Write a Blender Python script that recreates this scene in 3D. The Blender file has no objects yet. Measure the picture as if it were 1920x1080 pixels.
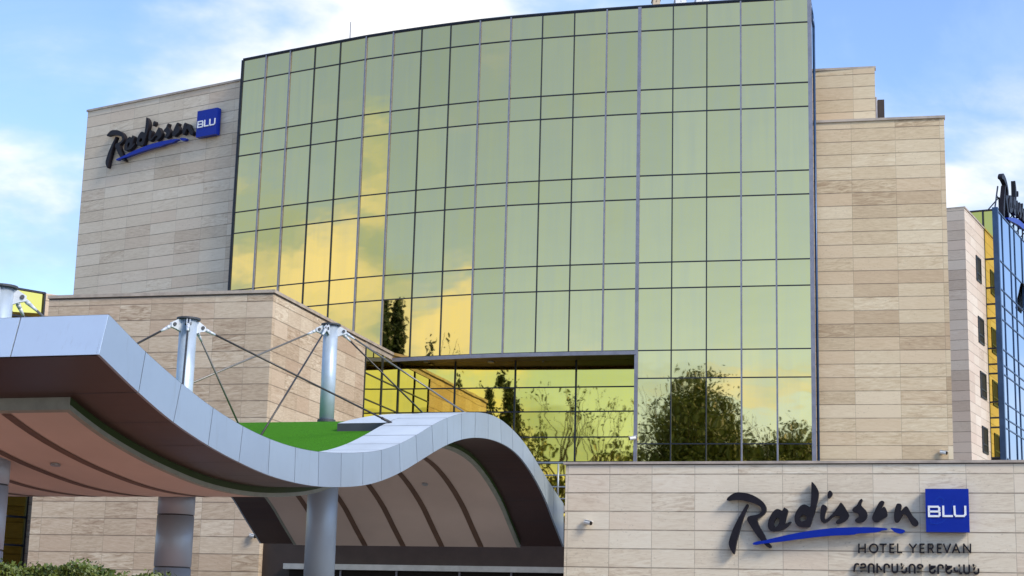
import bpy, math, random
import numpy as np
from mathutils import Vector, Matrix
random.seed(7)
S = bpy.context.scene
COL = S.collection
R = math.radians

# ---------------------------------------------------------------- camera
F, PITCH, ROLL, EYE = 3130.0, R(11.695), R(1.497), 1.7
_r = np.array([1., 0, 0]); _f = np.array([0, math.cos(PITCH), math.sin(PITCH)]); _u = np.array([0, -math.sin(PITCH), math.cos(PITCH)])
_c, _s = math.cos(ROLL), math.sin(ROLL)
CR = _c*_r + _s*_u; CU = -_s*_r + _c*_u
cam_d = bpy.data.cameras.new('camera'); cam = bpy.data.objects.new('camera', cam_d); COL.objects.link(cam)
cam_d.sensor_width = 36.0; cam_d.lens = 36.0*F/1920.0; cam_d.clip_start = 0.1; cam_d.clip_end = 5000
mw = Matrix(((CR[0], CU[0], -_f[0], 0), (CR[1], CU[1], -_f[1], 0), (CR[2], CU[2], -_f[2], EYE), (0, 0, 0, 1)))
cam.matrix_world = mw
S.camera = cam

# ---------------------------------------------------------------- world, sun, exposure
SUN_AZ, SUN_EL = R(-43), R(38)          # azimuth counted from +X
W = bpy.data.worlds.new('World'); S.world = W; W.use_nodes = True

class NG:
    def __init__(s, nt): s.nt = nt; s.nt.nodes.clear()
    def n(s, t, **k):
        x = s.nt.nodes.new(t)
        for a, b in k.items(): setattr(x, a, b)
        return x
    def l(s, a, b): s.nt.links.new(a, b)
    def put(s, sock, v):
        if isinstance(v, bpy.types.NodeSocket): s.l(v, sock)
        else: sock.default_value = v
    def m(s, op, a, b=None, c=None, clamp=False):
        x = s.n('ShaderNodeMath', operation=op); x.use_clamp = clamp
        s.put(x.inputs[0], a)
        if b is not None: s.put(x.inputs[1], b)
        if c is not None: s.put(x.inputs[2], c)
        return x.outputs[0]
    def vm(s, op, a, b=None):
        x = s.n('ShaderNodeVectorMath', operation=op); s.put(x.inputs[0], a)
        if b is not None: s.put(x.inputs[1], b)
        return x.outputs['Value' if op in ('DOT_PRODUCT', 'LENGTH') else 'Vector']
    def mix(s, f, a, b, blend='MIX'):
        x = s.n('ShaderNodeMix', data_type='RGBA', blend_type=blend)
        s.put(x.inputs[0], f); s.put(x.inputs[6], a); s.put(x.inputs[7], b); return x.outputs[2]
    def noise(s, v, scale, detail=4, rough=.5, dist=0.):
        x = s.n('ShaderNodeTexNoise'); s.put(x.inputs['Vector'], v); x.inputs['Scale'].default_value = scale
        x.inputs['Detail'].default_value = detail; x.inputs['Roughness'].default_value = rough
        x.inputs['Distortion'].default_value = dist; return x.outputs['Fac']
    def ss(s, v, a, b):
        x = s.n('ShaderNodeMapRange', interpolation_type='SMOOTHSTEP'); s.put(x.inputs[0], v)
        x.inputs[1].default_value = a; x.inputs[2].default_value = b; return x.outputs[0]
    def comb(s, x_, y_, z_):
        x = s.n('ShaderNodeCombineXYZ'); s.put(x.inputs[0], x_); s.put(x.inputs[1], y_); s.put(x.inputs[2], z_); return x.outputs[0]

def hd(h, e):  # heading (clockwise from +Y) and elevation, degrees -> unit vector
    return (math.sin(R(h))*math.cos(R(e)), math.cos(R(h))*math.cos(R(e)), math.sin(R(e)))

g = NG(W.node_tree)
wo = g.n('ShaderNodeOutputWorld')
sky = g.n('ShaderNodeTexSky', sky_type='NISHITA'); sky.sun_disc = False
sky.sun_elevation = SUN_EL; sky.sun_rotation = math.pi/2 - SUN_AZ
sky.air_density = 1.0; sky.dust_density = 0.6; sky.ozone_density = 2.5
bg1 = g.n('ShaderNodeBackground'); bg1.inputs[1].default_value = 0.15; g.l(g.mix(1.0, sky.outputs[0], (1.05, 1.08, 1.22, 1), 'MULTIPLY'), bg1.inputs[0])
tc = g.n('ShaderNodeTexCoord').outputs['Generated']
sep = g.n('ShaderNodeSeparateXYZ'); g.l(tc, sep.inputs[0])
flat = g.comb(sep.outputs[0], sep.outputs[1], g.m('MULTIPLY', sep.outputs[2], 2.0))
n1 = g.noise(flat, 4.2, 7, .56, .35)
wob = g.n('ShaderNodeTexNoise'); g.l(flat, wob.inputs['Vector']); wob.inputs['Scale'].default_value = 9; wob.inputs['Detail'].default_value = 5
wv = g.vm('ADD', flat, g.vm('SCALE', g.vm('SUBTRACT', wob.outputs['Color'], (.5, .5, .5)))); 
g.nt.nodes[-1].inputs
for nd in g.nt.nodes:
    if nd.type == 'VECT_MATH' and nd.operation == 'SCALE': nd.inputs['Scale'].default_value = .16
# cloud banks: (heading, elevation, inner deg, outer deg, weight)
BANKS = [(-11, 20, 1, 6, .12), (-4, 22.5, 1, 6, .14), (2, 23.5, 1, 6, .12), (-17, 12.5, 1, 4, .16), (17.5, 13.5, 1, 4, .20), (-12, 27, 1, 5, .08), (-16, 15.5, .5, 2.5, .06), (8, 24, 1, 3, .06),
         (-16.5, 18.2, .5, 2.6, -.10), (-15.5, 21.2, .5, 2.2, -.14), (13.5, 22, .5, 3, -.08), (15.8, 18, .5, 2.5, -.05), (-15.5, 10.5, .5, 2.4, -.06),
         (252, 8, 2, 10, .30), (245.5, 11, 1, 5, .24), (235, 10, .5, 4, .16), (239.5, 16, .4, 2.8, .30), (239, 12.5, .5, 4, .30), (240, 19, .3, 2.0, .22), (247, 16, 1, 5, -.10), (235.5, 17, .5, 2.5, -.15), (227, 10, .5, 4, .30), (233, 9, .5, 3, .12),
         (212, 6.5, 1.5, 5, .42), (219, 11, 1, 4, -.12), (200, 6, 1, 6, .10), (205, 20, 6, 24, -.22), (245, 27, 4, 10, -.3), (221, 14, 1, 3.5, -.12)]
cov = n1
for (h, e, a, b, w) in BANKS:
    d = hd(h, e); d = Vector((d[0], d[1], d[2]*2.0)).normalized()
    dn = g.vm('DOT_PRODUCT', g.vm('NORMALIZE', wv), tuple(d))
    cov = g.m('ADD', cov, g.m('MULTIPLY', g.ss(dn, math.cos(R(b*1.5)), math.cos(R(a))), w))
low = g.m('MULTIPLY', g.ss(g.m('MULTIPLY', sep.outputs[1], -1.0), .2, .6), g.m('SUBTRACT', 1.0, g.ss(sep.outputs[2], .10, .24)))
streaks = g.noise(g.comb(sep.outputs[0], sep.outputs[1], g.m('MULTIPLY', sep.outputs[2], 9.0)), 3.0, 5, .5, .3)
cov = g.m('ADD', cov, g.m('MULTIPLY', low, g.m('ADD', g.m('MULTIPLY', g.m('SUBTRACT', streaks, .5), 1.6), .10)))
veil = g.m('MULTIPLY', g.ss(g.m('MULTIPLY', sep.outputs[1], -1.0), -.1, .4), g.m('ADD', .06, g.m('MULTIPLY', g.noise(flat, 2.0, 5, .6, .5), .20)))
wisp = g.m('MULTIPLY', g.ss(g.noise(flat, 3.1, 7, .62, 1.2), .42, .72), .45)
cf = g.m('MAXIMUM', g.ss(cov, .42, .78), g.m('MAXIMUM', veil, wisp))
n2 = g.noise(flat, 7.0, 6, .55, .2)
ccol = g.mix(g.ss(g.m('ADD', n2, g.m('MULTIPLY', g.m('SUBTRACT', cov, .6), .5)), .42, .68), (.44, .62, .90, 1), (1.0, .99, .97, 1))
ccol = g.mix(g.ss(g.m('MULTIPLY', sep.outputs[1], -1.0), -.1, .4), ccol, g.mix(1.0, ccol, (.93, .97, .76, 1), 'MULTIPLY'))
bg2 = g.n('ShaderNodeBackground'); g.l(ccol, bg2.inputs[0]); bg2.inputs[1].default_value = .80
mx = g.n('ShaderNodeMixShader'); g.l(cf, mx.inputs[0]); g.l(bg1.outputs[0], mx.inputs[1]); g.l(bg2.outputs[0], mx.inputs[2])
g.l(mx.outputs[0], wo.inputs[0])

sd = bpy.data.lights.new('sun', 'SUN'); sd.energy = 2.4; sd.angle = R(18); sd.color = (1.0, .91, .76)
sun = bpy.data.objects.new('sun', sd); COL.objects.link(sun)
sv = Vector((math.cos(SUN_AZ)*math.cos(SUN_EL), math.sin(SUN_AZ)*math.cos(SUN_EL), math.sin(SUN_EL)))
sun.rotation_euler = sv.to_track_quat('Z', 'Y').to_euler(); sun.location = (60, -20, 80)

S.view_settings.view_transform = 'Standard'; S.view_settings.look = 'None'
S.view_settings.exposure = 0.6; S.view_settings.gamma = 1.0
S.render.engine = 'CYCLES'
try:
    S.cycles.caustics_reflective = False; S.cycles.caustics_refractive = False; S.cycles.max_bounces = 8; S.cycles.glossy_bounces = 5
except Exception: pass

# ---------------------------------------------------------------- survey helpers
# a sight line through a surveyed photograph point, cut with a real plane of the building
def ray(u, v):
    return CR*((u-960)/F) - CU*((v-540)/F) + _f
OC = np.array([0, 0, EYE])
def at_y(u, v, y): d = ray(u, v); return OC + d*(y/d[1])
def at_z(u, v, z): d = ray(u, v); return OC + d*((z-EYE)/d[2])
def at_pl(u, v, p, az):
    a = R(az); n = np.array([-math.sin(a), math.cos(a), 0]); d = ray(u, v)
    return OC + d*(n@(np.array([p[0], p[1], 0])-OC)/(n@d))
def dirv(az): return np.array([math.cos(R(az)), math.sin(R(az)), 0.])

# ---------------------------------------------------------------- materials
def mat(name):
    m = bpy.data.materials.new(name); m.use_nodes = True; gg = NG(m.node_tree)
    o = gg.n('ShaderNodeOutputMaterial'); b = gg.n('ShaderNodeBsdfPrincipled'); gg.l(b.outputs[0], o.inputs[0])
    return m, gg, b
def plain(name, col, rough=.5, metal=0., var=.12, scale=3., bump=0., spec=.5):
    m, gg, b = mat(name)
    t = gg.n('ShaderNodeTexCoord').outputs['Object']
    nz = gg.noise(t, scale, 6, .6)
    c = gg.mix(gg.ss(nz, .3, .7), tuple(x*(1-var) for x in col)+(1,), tuple(min(1, x*(1+var)) for x in col)+(1,))
    if 'panel' in name and 'composite' in name:
        oi = gg.n('ShaderNodeObjectInfo').outputs['Random']
        sp = gg.n('ShaderNodeSeparateXYZ'); gg.l(t, sp.inputs[0])
        run = gg.ss(gg.noise(gg.comb(gg.m('MULTIPLY', sp.outputs[0], 7.), gg.m('MULTIPLY', sp.outputs[1], 7.), gg.m('MULTIPLY', sp.outputs[2], .8)), 1., 5, .65), .55, .8)
        c = gg.mix(1.0, c, gg.mix(oi, (.93, .93, .94, 1), (1.03, 1.03, 1.02, 1)), 'MULTIPLY')
        c = gg.mix(gg.m('MULTIPLY', run, .22), c, (.16, .15, .13, 1))
    gg.l(c, b.inputs['Base Color']); b.inputs['Metallic'].default_value = metal
    b.inputs['Specular IOR Level'].default_value = spec
    gg.l(gg.m('ADD', gg.m('MULTIPLY', nz, .15), rough-.07, clamp=True), b.inputs['Roughness'])
    if bump:
        bn = gg.n('ShaderNodeBump'); bn.inputs['Strength'].default_value = bump; bn.inputs['Distance'].default_value = .01
        gg.l(gg.noise(t, scale*8, 4, .6), bn.inputs['Height']); gg.l(bn.outputs[0], b.inputs['Normal'])
    return m

def stone(name, tw, th, u0=0., v0=0., c_lo=(.36, .29, .23), c_mid=(.50, .43, .35), c_hi=(.60, .55, .47), streak=1., vj=.012, seed=0., clu_k=.9):
    m, gg, b = mat(name)
    uv = gg.n('ShaderNodeTexCoord').outputs['UV']; sp = gg.n('ShaderNodeSeparateXYZ'); gg.l(uv, sp.inputs[0])
    U, V = sp.outputs[0], sp.outputs[1]
    a = gg.m('DIVIDE', gg.m('SUBTRACT', U, u0), tw); c = gg.m('DIVIDE', gg.m('SUBTRACT', V, v0), th)
    iu, iv = gg.m('FLOOR', a), gg.m('FLOOR', c); fu, fv = gg.m('FRACT', a), gg.m('FRACT', c)
    wn = gg.n('ShaderNodeTexWhiteNoise', noise_dimensions='3D'); gg.l(gg.comb(iu, iv, seed+.5), wn.inputs['Vector'])
    rs = gg.n('ShaderNodeSeparateColor'); gg.l(wn.outputs['Color'], rs.inputs[0])
    r1, r2, r3 = rs.outputs[0], rs.outputs[1], rs.outputs[2]
    # bedding veins run along the slab and change from slab to slab
    slope = gg.m('MULTIPLY', gg.m('SUBTRACT', r2, .5), .25)
    vy = gg.m('ADD', gg.m('ADD', V, gg.m('MULTIPLY', U, slope)), gg.m('MULTIPLY', r1, 31.))
    vec = gg.comb(gg.m('ADD', gg.m('MULTIPLY', U, 1.5), gg.m('MULTIPLY', r3, 17.)), gg.m('MULTIPLY', vy, 8.0), seed)
    v1 = gg.noise(vec, 1.0, 9, .66, 1.1)
    vec2 = gg.comb(gg.m('ADD', gg.m('MULTIPLY', U, 3.2), gg.m('MULTIPLY', r1, 9.)), gg.m('MULTIPLY', vy, 24.), seed+3)
    v2 = gg.noise(vec2, 1.0, 6, .65, .3)
    big = gg.noise(gg.comb(U, V, seed+7), .35, 3, .5)
    amp = gg.m('ADD', .45*streak, gg.m('MULTIPLY', gg.ss(r1, .55, 1.0), 1.5*streak))
    t = gg.m('ADD', gg.m('MULTIPLY', gg.m('SUBTRACT', v1, .5), amp), .55)
    t = gg.m('ADD', t, gg.m('MULTIPLY', gg.m('SUBTRACT', r3, .5), .26))
    t = gg.m('ADD', t, gg.m('MULTIPLY', gg.m('SUBTRACT', v2, .5), .75*streak))
    clu = gg.noise(gg.comb(gg.m('MULTIPLY', iu, .45), gg.m('MULTIPLY', iv, .30), seed+21), 1.0, 2, .5)
    t = gg.m('ADD', t, gg.m('MULTIPLY', gg.m('SUBTRACT', clu, .5), clu_k))
    t = gg.m('ADD', t, gg.m('MULTIPLY', gg.m('SUBTRACT', big, .5), .3), clamp=True)
    cr = gg.n('ShaderNodeValToRGB'); gg.l(t, cr.inputs[0]); e = cr.color_ramp.elements
    e[0].position = .08; e[0].color = (*c_lo, 1); e[1].position = .92; e[1].color = (*c_hi, 1)
    k = cr.color_ramp.elements.new(.5); k.color = (*c_mid, 1)
    # a few slabs are pinker or greyer
    col = gg.mix(gg.m('MULTIPLY', gg.ss(r2, .55, .95), .45), cr.outputs[0], tuple(x*y for x, y in zip(c_mid, (1.0, .93, .93)))+(1,))
    col = gg.mix(gg.m('MULTIPLY', gg.m('MULTIPLY', gg.ss(gg.noise(gg.comb(gg.m('MULTIPLY', U, .6), V, seed+11), 16., 4, .7), .56, .70), gg.ss(gg.noise(gg.comb(U, V, seed+13), 1.4, 3, .6), .42, .62)), .5), col, (.22, .18, .14, 1))   # pores
    jh = gg.m('SUBTRACT', 1., gg.ss(gg.m('MULTIPLY', fv, th), .012, .035)); jt = gg.ss(gg.m('MULTIPLY', fv, th), th-.02, th-.002)
    jv = gg.m('MULTIPLY', gg.m('SUBTRACT', 1., gg.ss(gg.m('MULTIPLY', fu, tw), vj*.6, vj*1.6)), .55)
    j = gg.m('MAXIMUM', gg.m('MAXIMUM', jh, gg.m('MULTIPLY', jt, .5)), jv)
    jn = gg.ss(gg.noise(gg.comb(U, V, seed+5), 1.3, 4, .6), .2, .65)
    j = gg.m('MULTIPLY', j, gg.m('ADD', gg.m('MULTIPLY', jn, .55), .3))
    col = gg.mix(j, col, (.15, .115, .09, 1))
    gg.l(col, b.inputs['Base Color']); b.inputs['Roughness'].default_value = .62; b.inputs['Specular IOR Level'].default_value = .3
    bn = gg.n('ShaderNodeBump'); bn.inputs['Strength'].default_value = .35; bn.inputs['Distance'].default_value = .02
    gg.l(gg.m('SUBTRACT', gg.m('MULTIPLY', v2, .3), gg.m('MAXIMUM', jh, jv)), bn.inputs['Height']); gg.l(bn.outputs[0], b.inputs['Normal'])
    return m

def mirror(name, tint, wav=.0035, coat=.45):
    m, gg, b = mat(name)
    t = gg.n('ShaderNodeTexCoord').outputs['Object']
    gi = gg.n('ShaderNodeNewGeometry'); oi = gg.n('ShaderNodeObjectInfo')
    rn = gg.m('FRACT', gg.m('ADD', gi.outputs['Random Per Island'], oi.outputs['Random']))
    sp0 = gg.n('ShaderNodeSeparateXYZ'); gg.l(t, sp0.inputs[0])
    dr_ = gg.noise(gg.comb(gg.m('ADD', gg.m('MULTIPLY', sp0.outputs[0], 2.6), gg.m('MULTIPLY', rn, 40.)), gg.m('MULTIPLY', sp0.outputs[1], 2.6), gg.m('MULTIPLY', sp0.outputs[2], .16)), 1.0, 4, .6)
    pc = gg.mix(rn, tuple(x*.95 for x in tint)+(1,), (tint[0]*1.04, tint[1]*1.03, tint[2]*1.15, 1))
    pc = gg.mix(gg.m('MULTIPLY', gg.ss(dr_, .35, .70), .55), pc, (tint[0]*.90, tint[1]*.92, tint[2]*1.25, 1))
    gg.l(pc, b.inputs['Base Color']); b.inputs['Metallic'].default_value = 1.0; b.inputs['Roughness'].default_value = .015
    b.inputs['Coat Weight'].default_value = coat; b.inputs['Coat Roughness'].default_value = .01
    bn = gg.n('ShaderNodeBump'); bn.inputs['Strength'].default_value = 1.0; bn.inputs['Distance'].default_value = wav
    sp = gg.n('ShaderNodeSeparateXYZ'); gg.l(t, sp.inputs[0])
    h = gg.noise(gg.comb(sp.outputs[0], sp.outputs[1], gg.m('MULTIPLY', sp.outputs[2], 1.6)), .55, 2, .4)
    gg.l(h, bn.inputs['Height']); gg.l(bn.outputs[0], b.inputs['Normal']); gg.l(bn.outputs[0], b.inputs['Coat Normal'])
    return m

def leafmat(name, c1, c2, trans=.25):
    m, gg, b = mat(name)
    oi = gg.n('ShaderNodeTexCoord').outputs['Object']
    gi = gg.n('ShaderNodeNewGeometry')
    f = gg.m('ADD', gg.m('MULTIPLY', gi.outputs['Random Per Island'], .7), gg.m('MULTIPLY', gg.noise(oi, .8, 3), .5), clamp=True)
    gg.l(gg.mix(f, (*c1, 1), (*c2, 1)), b.inputs['Base Color']); b.inputs['Roughness'].default_value = .5
    b.inputs['Transmission Weight'].default_value = 0
    b.inputs['Subsurface Weight'].default_value = 0
    return m

M = {}
M['st_left'] = stone('travertine_wing', 1.62, .545, v0=.10, c_lo=(.46, .35, .25), c_mid=(.67, .56, .43), c_hi=(.78, .68, .55), seed=1.)
M['st_block'] = stone('travertine_block', 1.2, .575, v0=.03, u0=.4, c_lo=(.30, .21, .145), c_mid=(.51, .405, .30), c_hi=(.67, .575, .455), streak=1.3, seed=2.)
M['st_right'] = stone('travertine_right', 1.72, .53, v0=.12, c_lo=(.40, .285, .18), c_mid=(.61, .485, .325), c_hi=(.73, .62, .45), seed=3., clu_k=1.8)
M['st_sign'] = stone('travertine_sign_wall', 1.25, .533, v0=.43, u0=.07, c_lo=(.50, .40, .30), c_mid=(.69, .60, .475), c_hi=(.77, .70, .58), streak=1.25, vj=.014, seed=4.)
M['st_far'] = stone('travertine_far', 1.5, .6, c_lo=(.40, .30, .23), c_mid=(.60, .50, .41), c_hi=(.70, .62, .53), seed=5., streak=.6)
M['cap'] = plain('stone_coping', (.40, .34, .29), .6, var=.2, scale=2)
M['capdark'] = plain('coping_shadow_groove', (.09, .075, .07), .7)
M['gold'] = mirror('gold_mirror_glass', (.83, .605, .19))
M['goldr'] = mirror('gold_mirror_glass_recess', (.86, .64, .10), .003, .2)
M['blueglass'] = mirror('blue_mirror_glass', (.38, .46, .54), .004)
M['fr_dark'] = plain('dark_blue_grey_aluminium', (.022, .026, .038), .4, .3)
M['fr_light'] = plain('grey_lilac_aluminium', (.24, .24, .29), .4, .4)
M['fr_blue'] = plain('blue_aluminium', (.035, .075, .16), .35, .4)
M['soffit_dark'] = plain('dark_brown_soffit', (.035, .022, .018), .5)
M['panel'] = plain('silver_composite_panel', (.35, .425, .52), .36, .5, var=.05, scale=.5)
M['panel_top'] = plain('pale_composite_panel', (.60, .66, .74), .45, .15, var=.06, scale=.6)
M['panel_front'] = plain('sky_lit_composite_panel', (.60, .72, .88), .34, .45, var=.04, scale=.5)  # paler copy of the fascia panel; bright sky reflection put into its colour
M['seam'] = plain('panel_seam', (.05, .055, .07), .6)
M['turf'] = plain('artificial_turf', (.05, .19, .010), .95, var=.35, scale=40, bump=.8, spec=.1)
M['border'] = plain('dark_underside_panel', (.052, .026, .024), .38, var=.15, scale=.4)
M['lining'] = plain('pink_beige_soffit_plaster', (.60, .49, .43), .6, var=.06, scale=.4)
M['rib'] = plain('brown_soffit_groove', (.13, .075, .05), .6)
M['lip'] = plain('grey_green_lip', (.26, .28, .24), .5)
M['black'] = plain('black_letter_metal', (.011, .009, .014), .5, 0., var=.2, spec=.25)
M['blue'] = plain('blue_sign_acrylic', (.003, .022, .30), .35, var=.04, spec=.25)
M['bluelight'] = plain('faint_lighter_blue_print', (.004, .032, .34), .35, var=.02, spec=.25)
M['white'] = plain('white_acrylic_letter', (.80, .82, .86), .4, var=.02)
M['steel'] = plain('silver_painted_steel', (.42, .50, .60), .4, .3, var=.12, scale=1.5)
M['clad'] = plain('brushed_column_cladding', (.40, .48, .58), .5, .35, var=.06, scale=.5)
M['galv'] = plain('white_cast_bracket', (.55, .59, .66), .4, .1, var=.1, scale=6)
M['cable'] = plain('dark_steel_cable', (.06, .055, .055), .4, .5)
M['cablelt'] = plain('grey_steel_cable', (.20, .19, .18), .4, .5)
M['dark'] = plain('dark_interior', (.02, .015, .013), .6)
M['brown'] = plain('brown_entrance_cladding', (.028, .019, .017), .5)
M['beam'] = plain('pale_steel_beam', (.35, .37, .39), .4, .3)
M['glassdark'] = plain('dark_door_glass', (.022, .018, .016), .45, 0, spec=.08)
M['asphalt'] = plain('pale_street_paving', (.24, .215, .185), .85, var=.25, scale=4, bump=.4)
M['paving'] = plain('reddish_block_paving', (.42, .23, .165), .8, var=.2, scale=2, bump=.3)
M['concrete'] = plain('added_forecourt_concrete', (.30, .28, .26), .8, var=.12, scale=1.2, bump=.2)
M['greenglow'] = plain('green_glow_on_lip', (.022, .048, .006), .7)  # green glow on the lip's drop face, put into the colour
M['grass'] = plain('lawn', (.05, .09, .02), .9, var=.3, scale=6, bump=.5)
M['leaf'] = leafmat('tree_leaves', (.03, .055, .006), (.15, .19, .02))
M['leaf2'] = leafmat('poplar_leaves', (.012, .03, .006), (.04, .07, .012))
M['hedge'] = leafmat('hedge_leaves', (.018, .05, .006), (.13, .16, .025))
M['bark'] = plain('bark', (.05, .035, .025), .9, var=.3, scale=8)
M['camwhite'] = plain('white_camera_housing', (.75, .75, .74), .35, var=.04)

# ---------------------------------------------------------------- mesh builder
class MB:
    def __init__(s): s.v = []; s.f = []; s.uv = []; s.mi = []
    def face(s, pts, uvs=None, mi=0):
        b = len(s.v); s.v += [tuple(float(c) for c in p) for p in pts]; s.f.append(tuple(range(b, b+len(pts))))
        s.uv.append(uvs or [(0, 0)]*len(pts)); s.mi.append(mi)
    def box(s, o, ax, ay, az, mi=0):     # corner o, edge vectors
        o, ax, ay, az = (np.array(q, float) for q in (o, ax, ay, az))
        P = lambda i, j, k: o+ax*i+ay*j+az*k
        la, lb, lc = (np.linalg.norm(q) for q in (ax, ay, az))
        for q, (x, y) in (((P(0,0,0), P(0,1,0), P(1,1,0), P(1,0,0)), (lb, la)), ((P(0,0,1), P(1,0,1), P(1,1,1), P(0,1,1)), (la, lb)),
                  ((P(0,0,0), P(1,0,0), P(1,0,1), P(0,0,1)), (la, lc)), ((P(1,1,0), P(0,1,0), P(0,1,1), P(1,1,1)), (la, lc)),
                  ((P(1,0,0), P(1,1,0), P(1,1,1), P(1,0,1)), (lb, lc)), ((P(0,1,0), P(0,0,0), P(0,0,1), P(0,1,1)), (lb, lc))):
            s.face(q, [(0, 0), (x, 0), (x, y), (0, y)], mi)
    def prism(s, fp, z0, z1, mi=0, top=None, v_abs=True):  # closed vertical prism over a footprint, UV in metres
        n = len(fp); L = 0; top = mi if top is None else top
        for i in range(n):
            a, b = fp[i], fp[(i+1) % n]; d = math.hypot(b[0]-a[0], b[1]-a[1])
            s.face([(a[0], a[1], z0), (b[0], b[1], z0), (b[0], b[1], z1), (a[0], a[1], z1)], [(L, z0), (L+d, z0), (L+d, z1), (L, z1)], mi)
            L += d
        s.face([(p[0], p[1], z1) for p in fp], [(p[0], p[1]) for p in fp], top)
        s.face([(p[0], p[1], z0) for p in fp][::-1], [(p[0], p[1]) for p in fp][::-1], top)
    def tube(s, a, b, r0, r1=None, n=12, caps=True, mi=0):
        a, b = Vector([float(q) for q in a]), Vector([float(q) for q in b]); r1 = r0 if r1 is None else r1
        d = (b-a).normalized(); x = d.orthogonal().normalized(); y = d.cross(x); k = len(s.v)
        for (p, r) in ((a, r0), (b, r1)):
            for i in range(n):
                t = 2*math.pi*i/n; s.v.append(tuple(p + x*(r*math.cos(t)) + y*(r*math.sin(t))))
        for i in range(n):
            j = (i+1) % n; s.f.append((k+i, k+j, k+n+j, k+n+i)); s.uv.append([(0, 0)]*4); s.mi.append(mi)
        if caps:
            s.f.append(tuple(k+i for i in range(n))[::-1]); s.uv.append([(0, 0)]*n); s.mi.append(mi)
            s.f.append(tuple(k+n+i for i in range(n))); s.uv.append([(0, 0)]*n); s.mi.append(mi)
    def path(s, pts, r, n=8, mi=0):
        for a, b in zip(pts[:-1], pts[1:]): s.tube(a, b, r, r, n, True, mi)
    def build(s, name, mats, parent=None, smooth=False, recalc=False):
        me = bpy.data.meshes.new(name); me.from_pydata(s.v, [], s.f)
        if not isinstance(mats, (list, tuple)): mats = [mats]
        for m_ in mats: me.materials.append(m_)
        uvl = me.uv_layers.new(name='UVMap')
        flat_ = [c for f_ in s.uv for p in f_ for c in p]; uvl.data.foreach_set('uv', flat_)
        me.polygons.foreach_set('material_index', s.mi)
        if smooth: me.polygons.foreach_set('use_smooth', [True]*len(s.f))
        me.update(); o = bpy.data.objects.new(name, me); COL.objects.link(o)
        if parent is not None: o.parent = parent
        return o
def tag(o, label=None, cat=None, group=None, kind=None):
    if label: o['label'] = label
    if cat: o['category'] = cat
    if group: o['group'] = group
    if kind: o['kind'] = kind
    return o
def thing(name, label, cat, group=None):
    o = bpy.data.objects.new(name, None); COL.objects.link(o); o.empty_display_size = .3
    return tag(o, label, cat, group)
def ccw(fp):
    a = sum(fp[i][0]*fp[(i+1) % len(fp)][1]-fp[(i+1) % len(fp)][0]*fp[i][1] for i in range(len(fp)))
    return fp if a > 0 else fp[::-1]
def Z(z): return np.array([0, 0, z], float)
def xy(p, z=0.): return np.array([p[0], p[1], z], float)

# ================================================================ GROUND
b = MB(); b.face([(-600, -600, 0), (600, -600, 0), (600, 900, 0), (-600, 900, 0)]); tag(b.build('ground', M['asphalt']), kind='structure')
b = MB(); b.face([(-45, 2, .004), (2, 2, .004), (-4, 38, .004), (-45, 38, .004)]); tag(b.build('pavement', M['paving']), kind='structure')
b = MB(); b.face([(-20, 38.2, .006), (10, 38.2, .006), (10, 56, .006), (-20, 56, .006)]); tag(b.build('added_bounce_forecourt', M['concrete']), kind='structure')  # unseen pale patch added to bounce light up onto the arch lining
b = MB(); b.box((-200, -150, 0), (400, 0, 0), (0, 110, 0), (0, 0, .12)); tag(b.build('lawn', M['grass']), kind='structure')

# ================================================================ HOTEL
hotel = thing('hotel_building', 'large hotel with travertine wings and a tall curved gold mirror glass front', 'building')
TOPPX = [(456.3,112.2),(498.5,104.4),(544,95.6),(589.6,87),(637.8,78.5),(687,68.9),(738.5,61.1),(791.5,53.7),(846.7,46.3),(902.6,39.3),(960.7,33.3),(1020,29.6),(1080.4,25.2),(1140.7,18.5),(1201,14.1),(1264,10.4),(1326.7,5.6),(1389,1.9),(1452,-1),(1516.7,-4.4)]
ZT = 27.32
raw = np.array([at_z(u, v, ZT)[:2] for u, v in TOPPX])
# smoothed facade plan: every bay 1.39 m, bearings as surveyed
BEAR = [-31.3, -31.0, -30.4, -30.0, -30.4, -27.0, -25.2, -24.2, -22.6, -20.0, -17.4, -16.6, -16.2, -14.9, -13.6, -13.4, -13.2, -13.0, -12.8]
CP = [raw[-1]]
for k in range(18, -1, -1): CP.append(CP[-1] - dirv(BEAR[k])[:2]*(np.linalg.norm(raw[k+1]-raw[k])*.35+1.39*.65))
CP = CP[::-1]
shift = (raw.mean(0) - np.array(CP).mean(0)); CP = [p+shift for p in CP]
ZROW = [27.32, 26.28, 23.72, 22.71, 20.06, 19.08, 16.44, 15.38, 12.86]
ZLOW = [12.86, 11.74, 9.14, 8.10, 5.5, 4.5]
cw = MB()   # mullions and transoms
LIGHTM = {1, 2, 5, 6, 9, 10, 13, 14, 17, 18, 19}
def seg(mb, p0, p1, z0, z1, out, back, w, mi):   # upright bar on the facade line at p0->p1 direction
    pass
def nrm(az): a = R(az); return np.array([math.sin(a), -math.cos(a), 0])   # outward (towards the street)
panes = []
for k in range(19):
    p, q = CP[k], CP[k+1]; az = math.degrees(math.atan2(q[1]-p[1], q[0]-p[0])); n = nrm(az); t = dirv(az); L = np.linalg.norm(q-p)
    rows = ZROW + (ZLOW[1:] if k >= 14 else [])
    for z0, z1 in zip(rows[1:], rows[:-1]): panes.append((k, xy(p), t, n, L, z0, z1))
    for i, z in enumerate(rows):      # transoms
        hh = .042 if i else .07
        cw.box(xy(p, z-hh/2)-n*.10, t*L, n*.135, Z(hh), 0)
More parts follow.
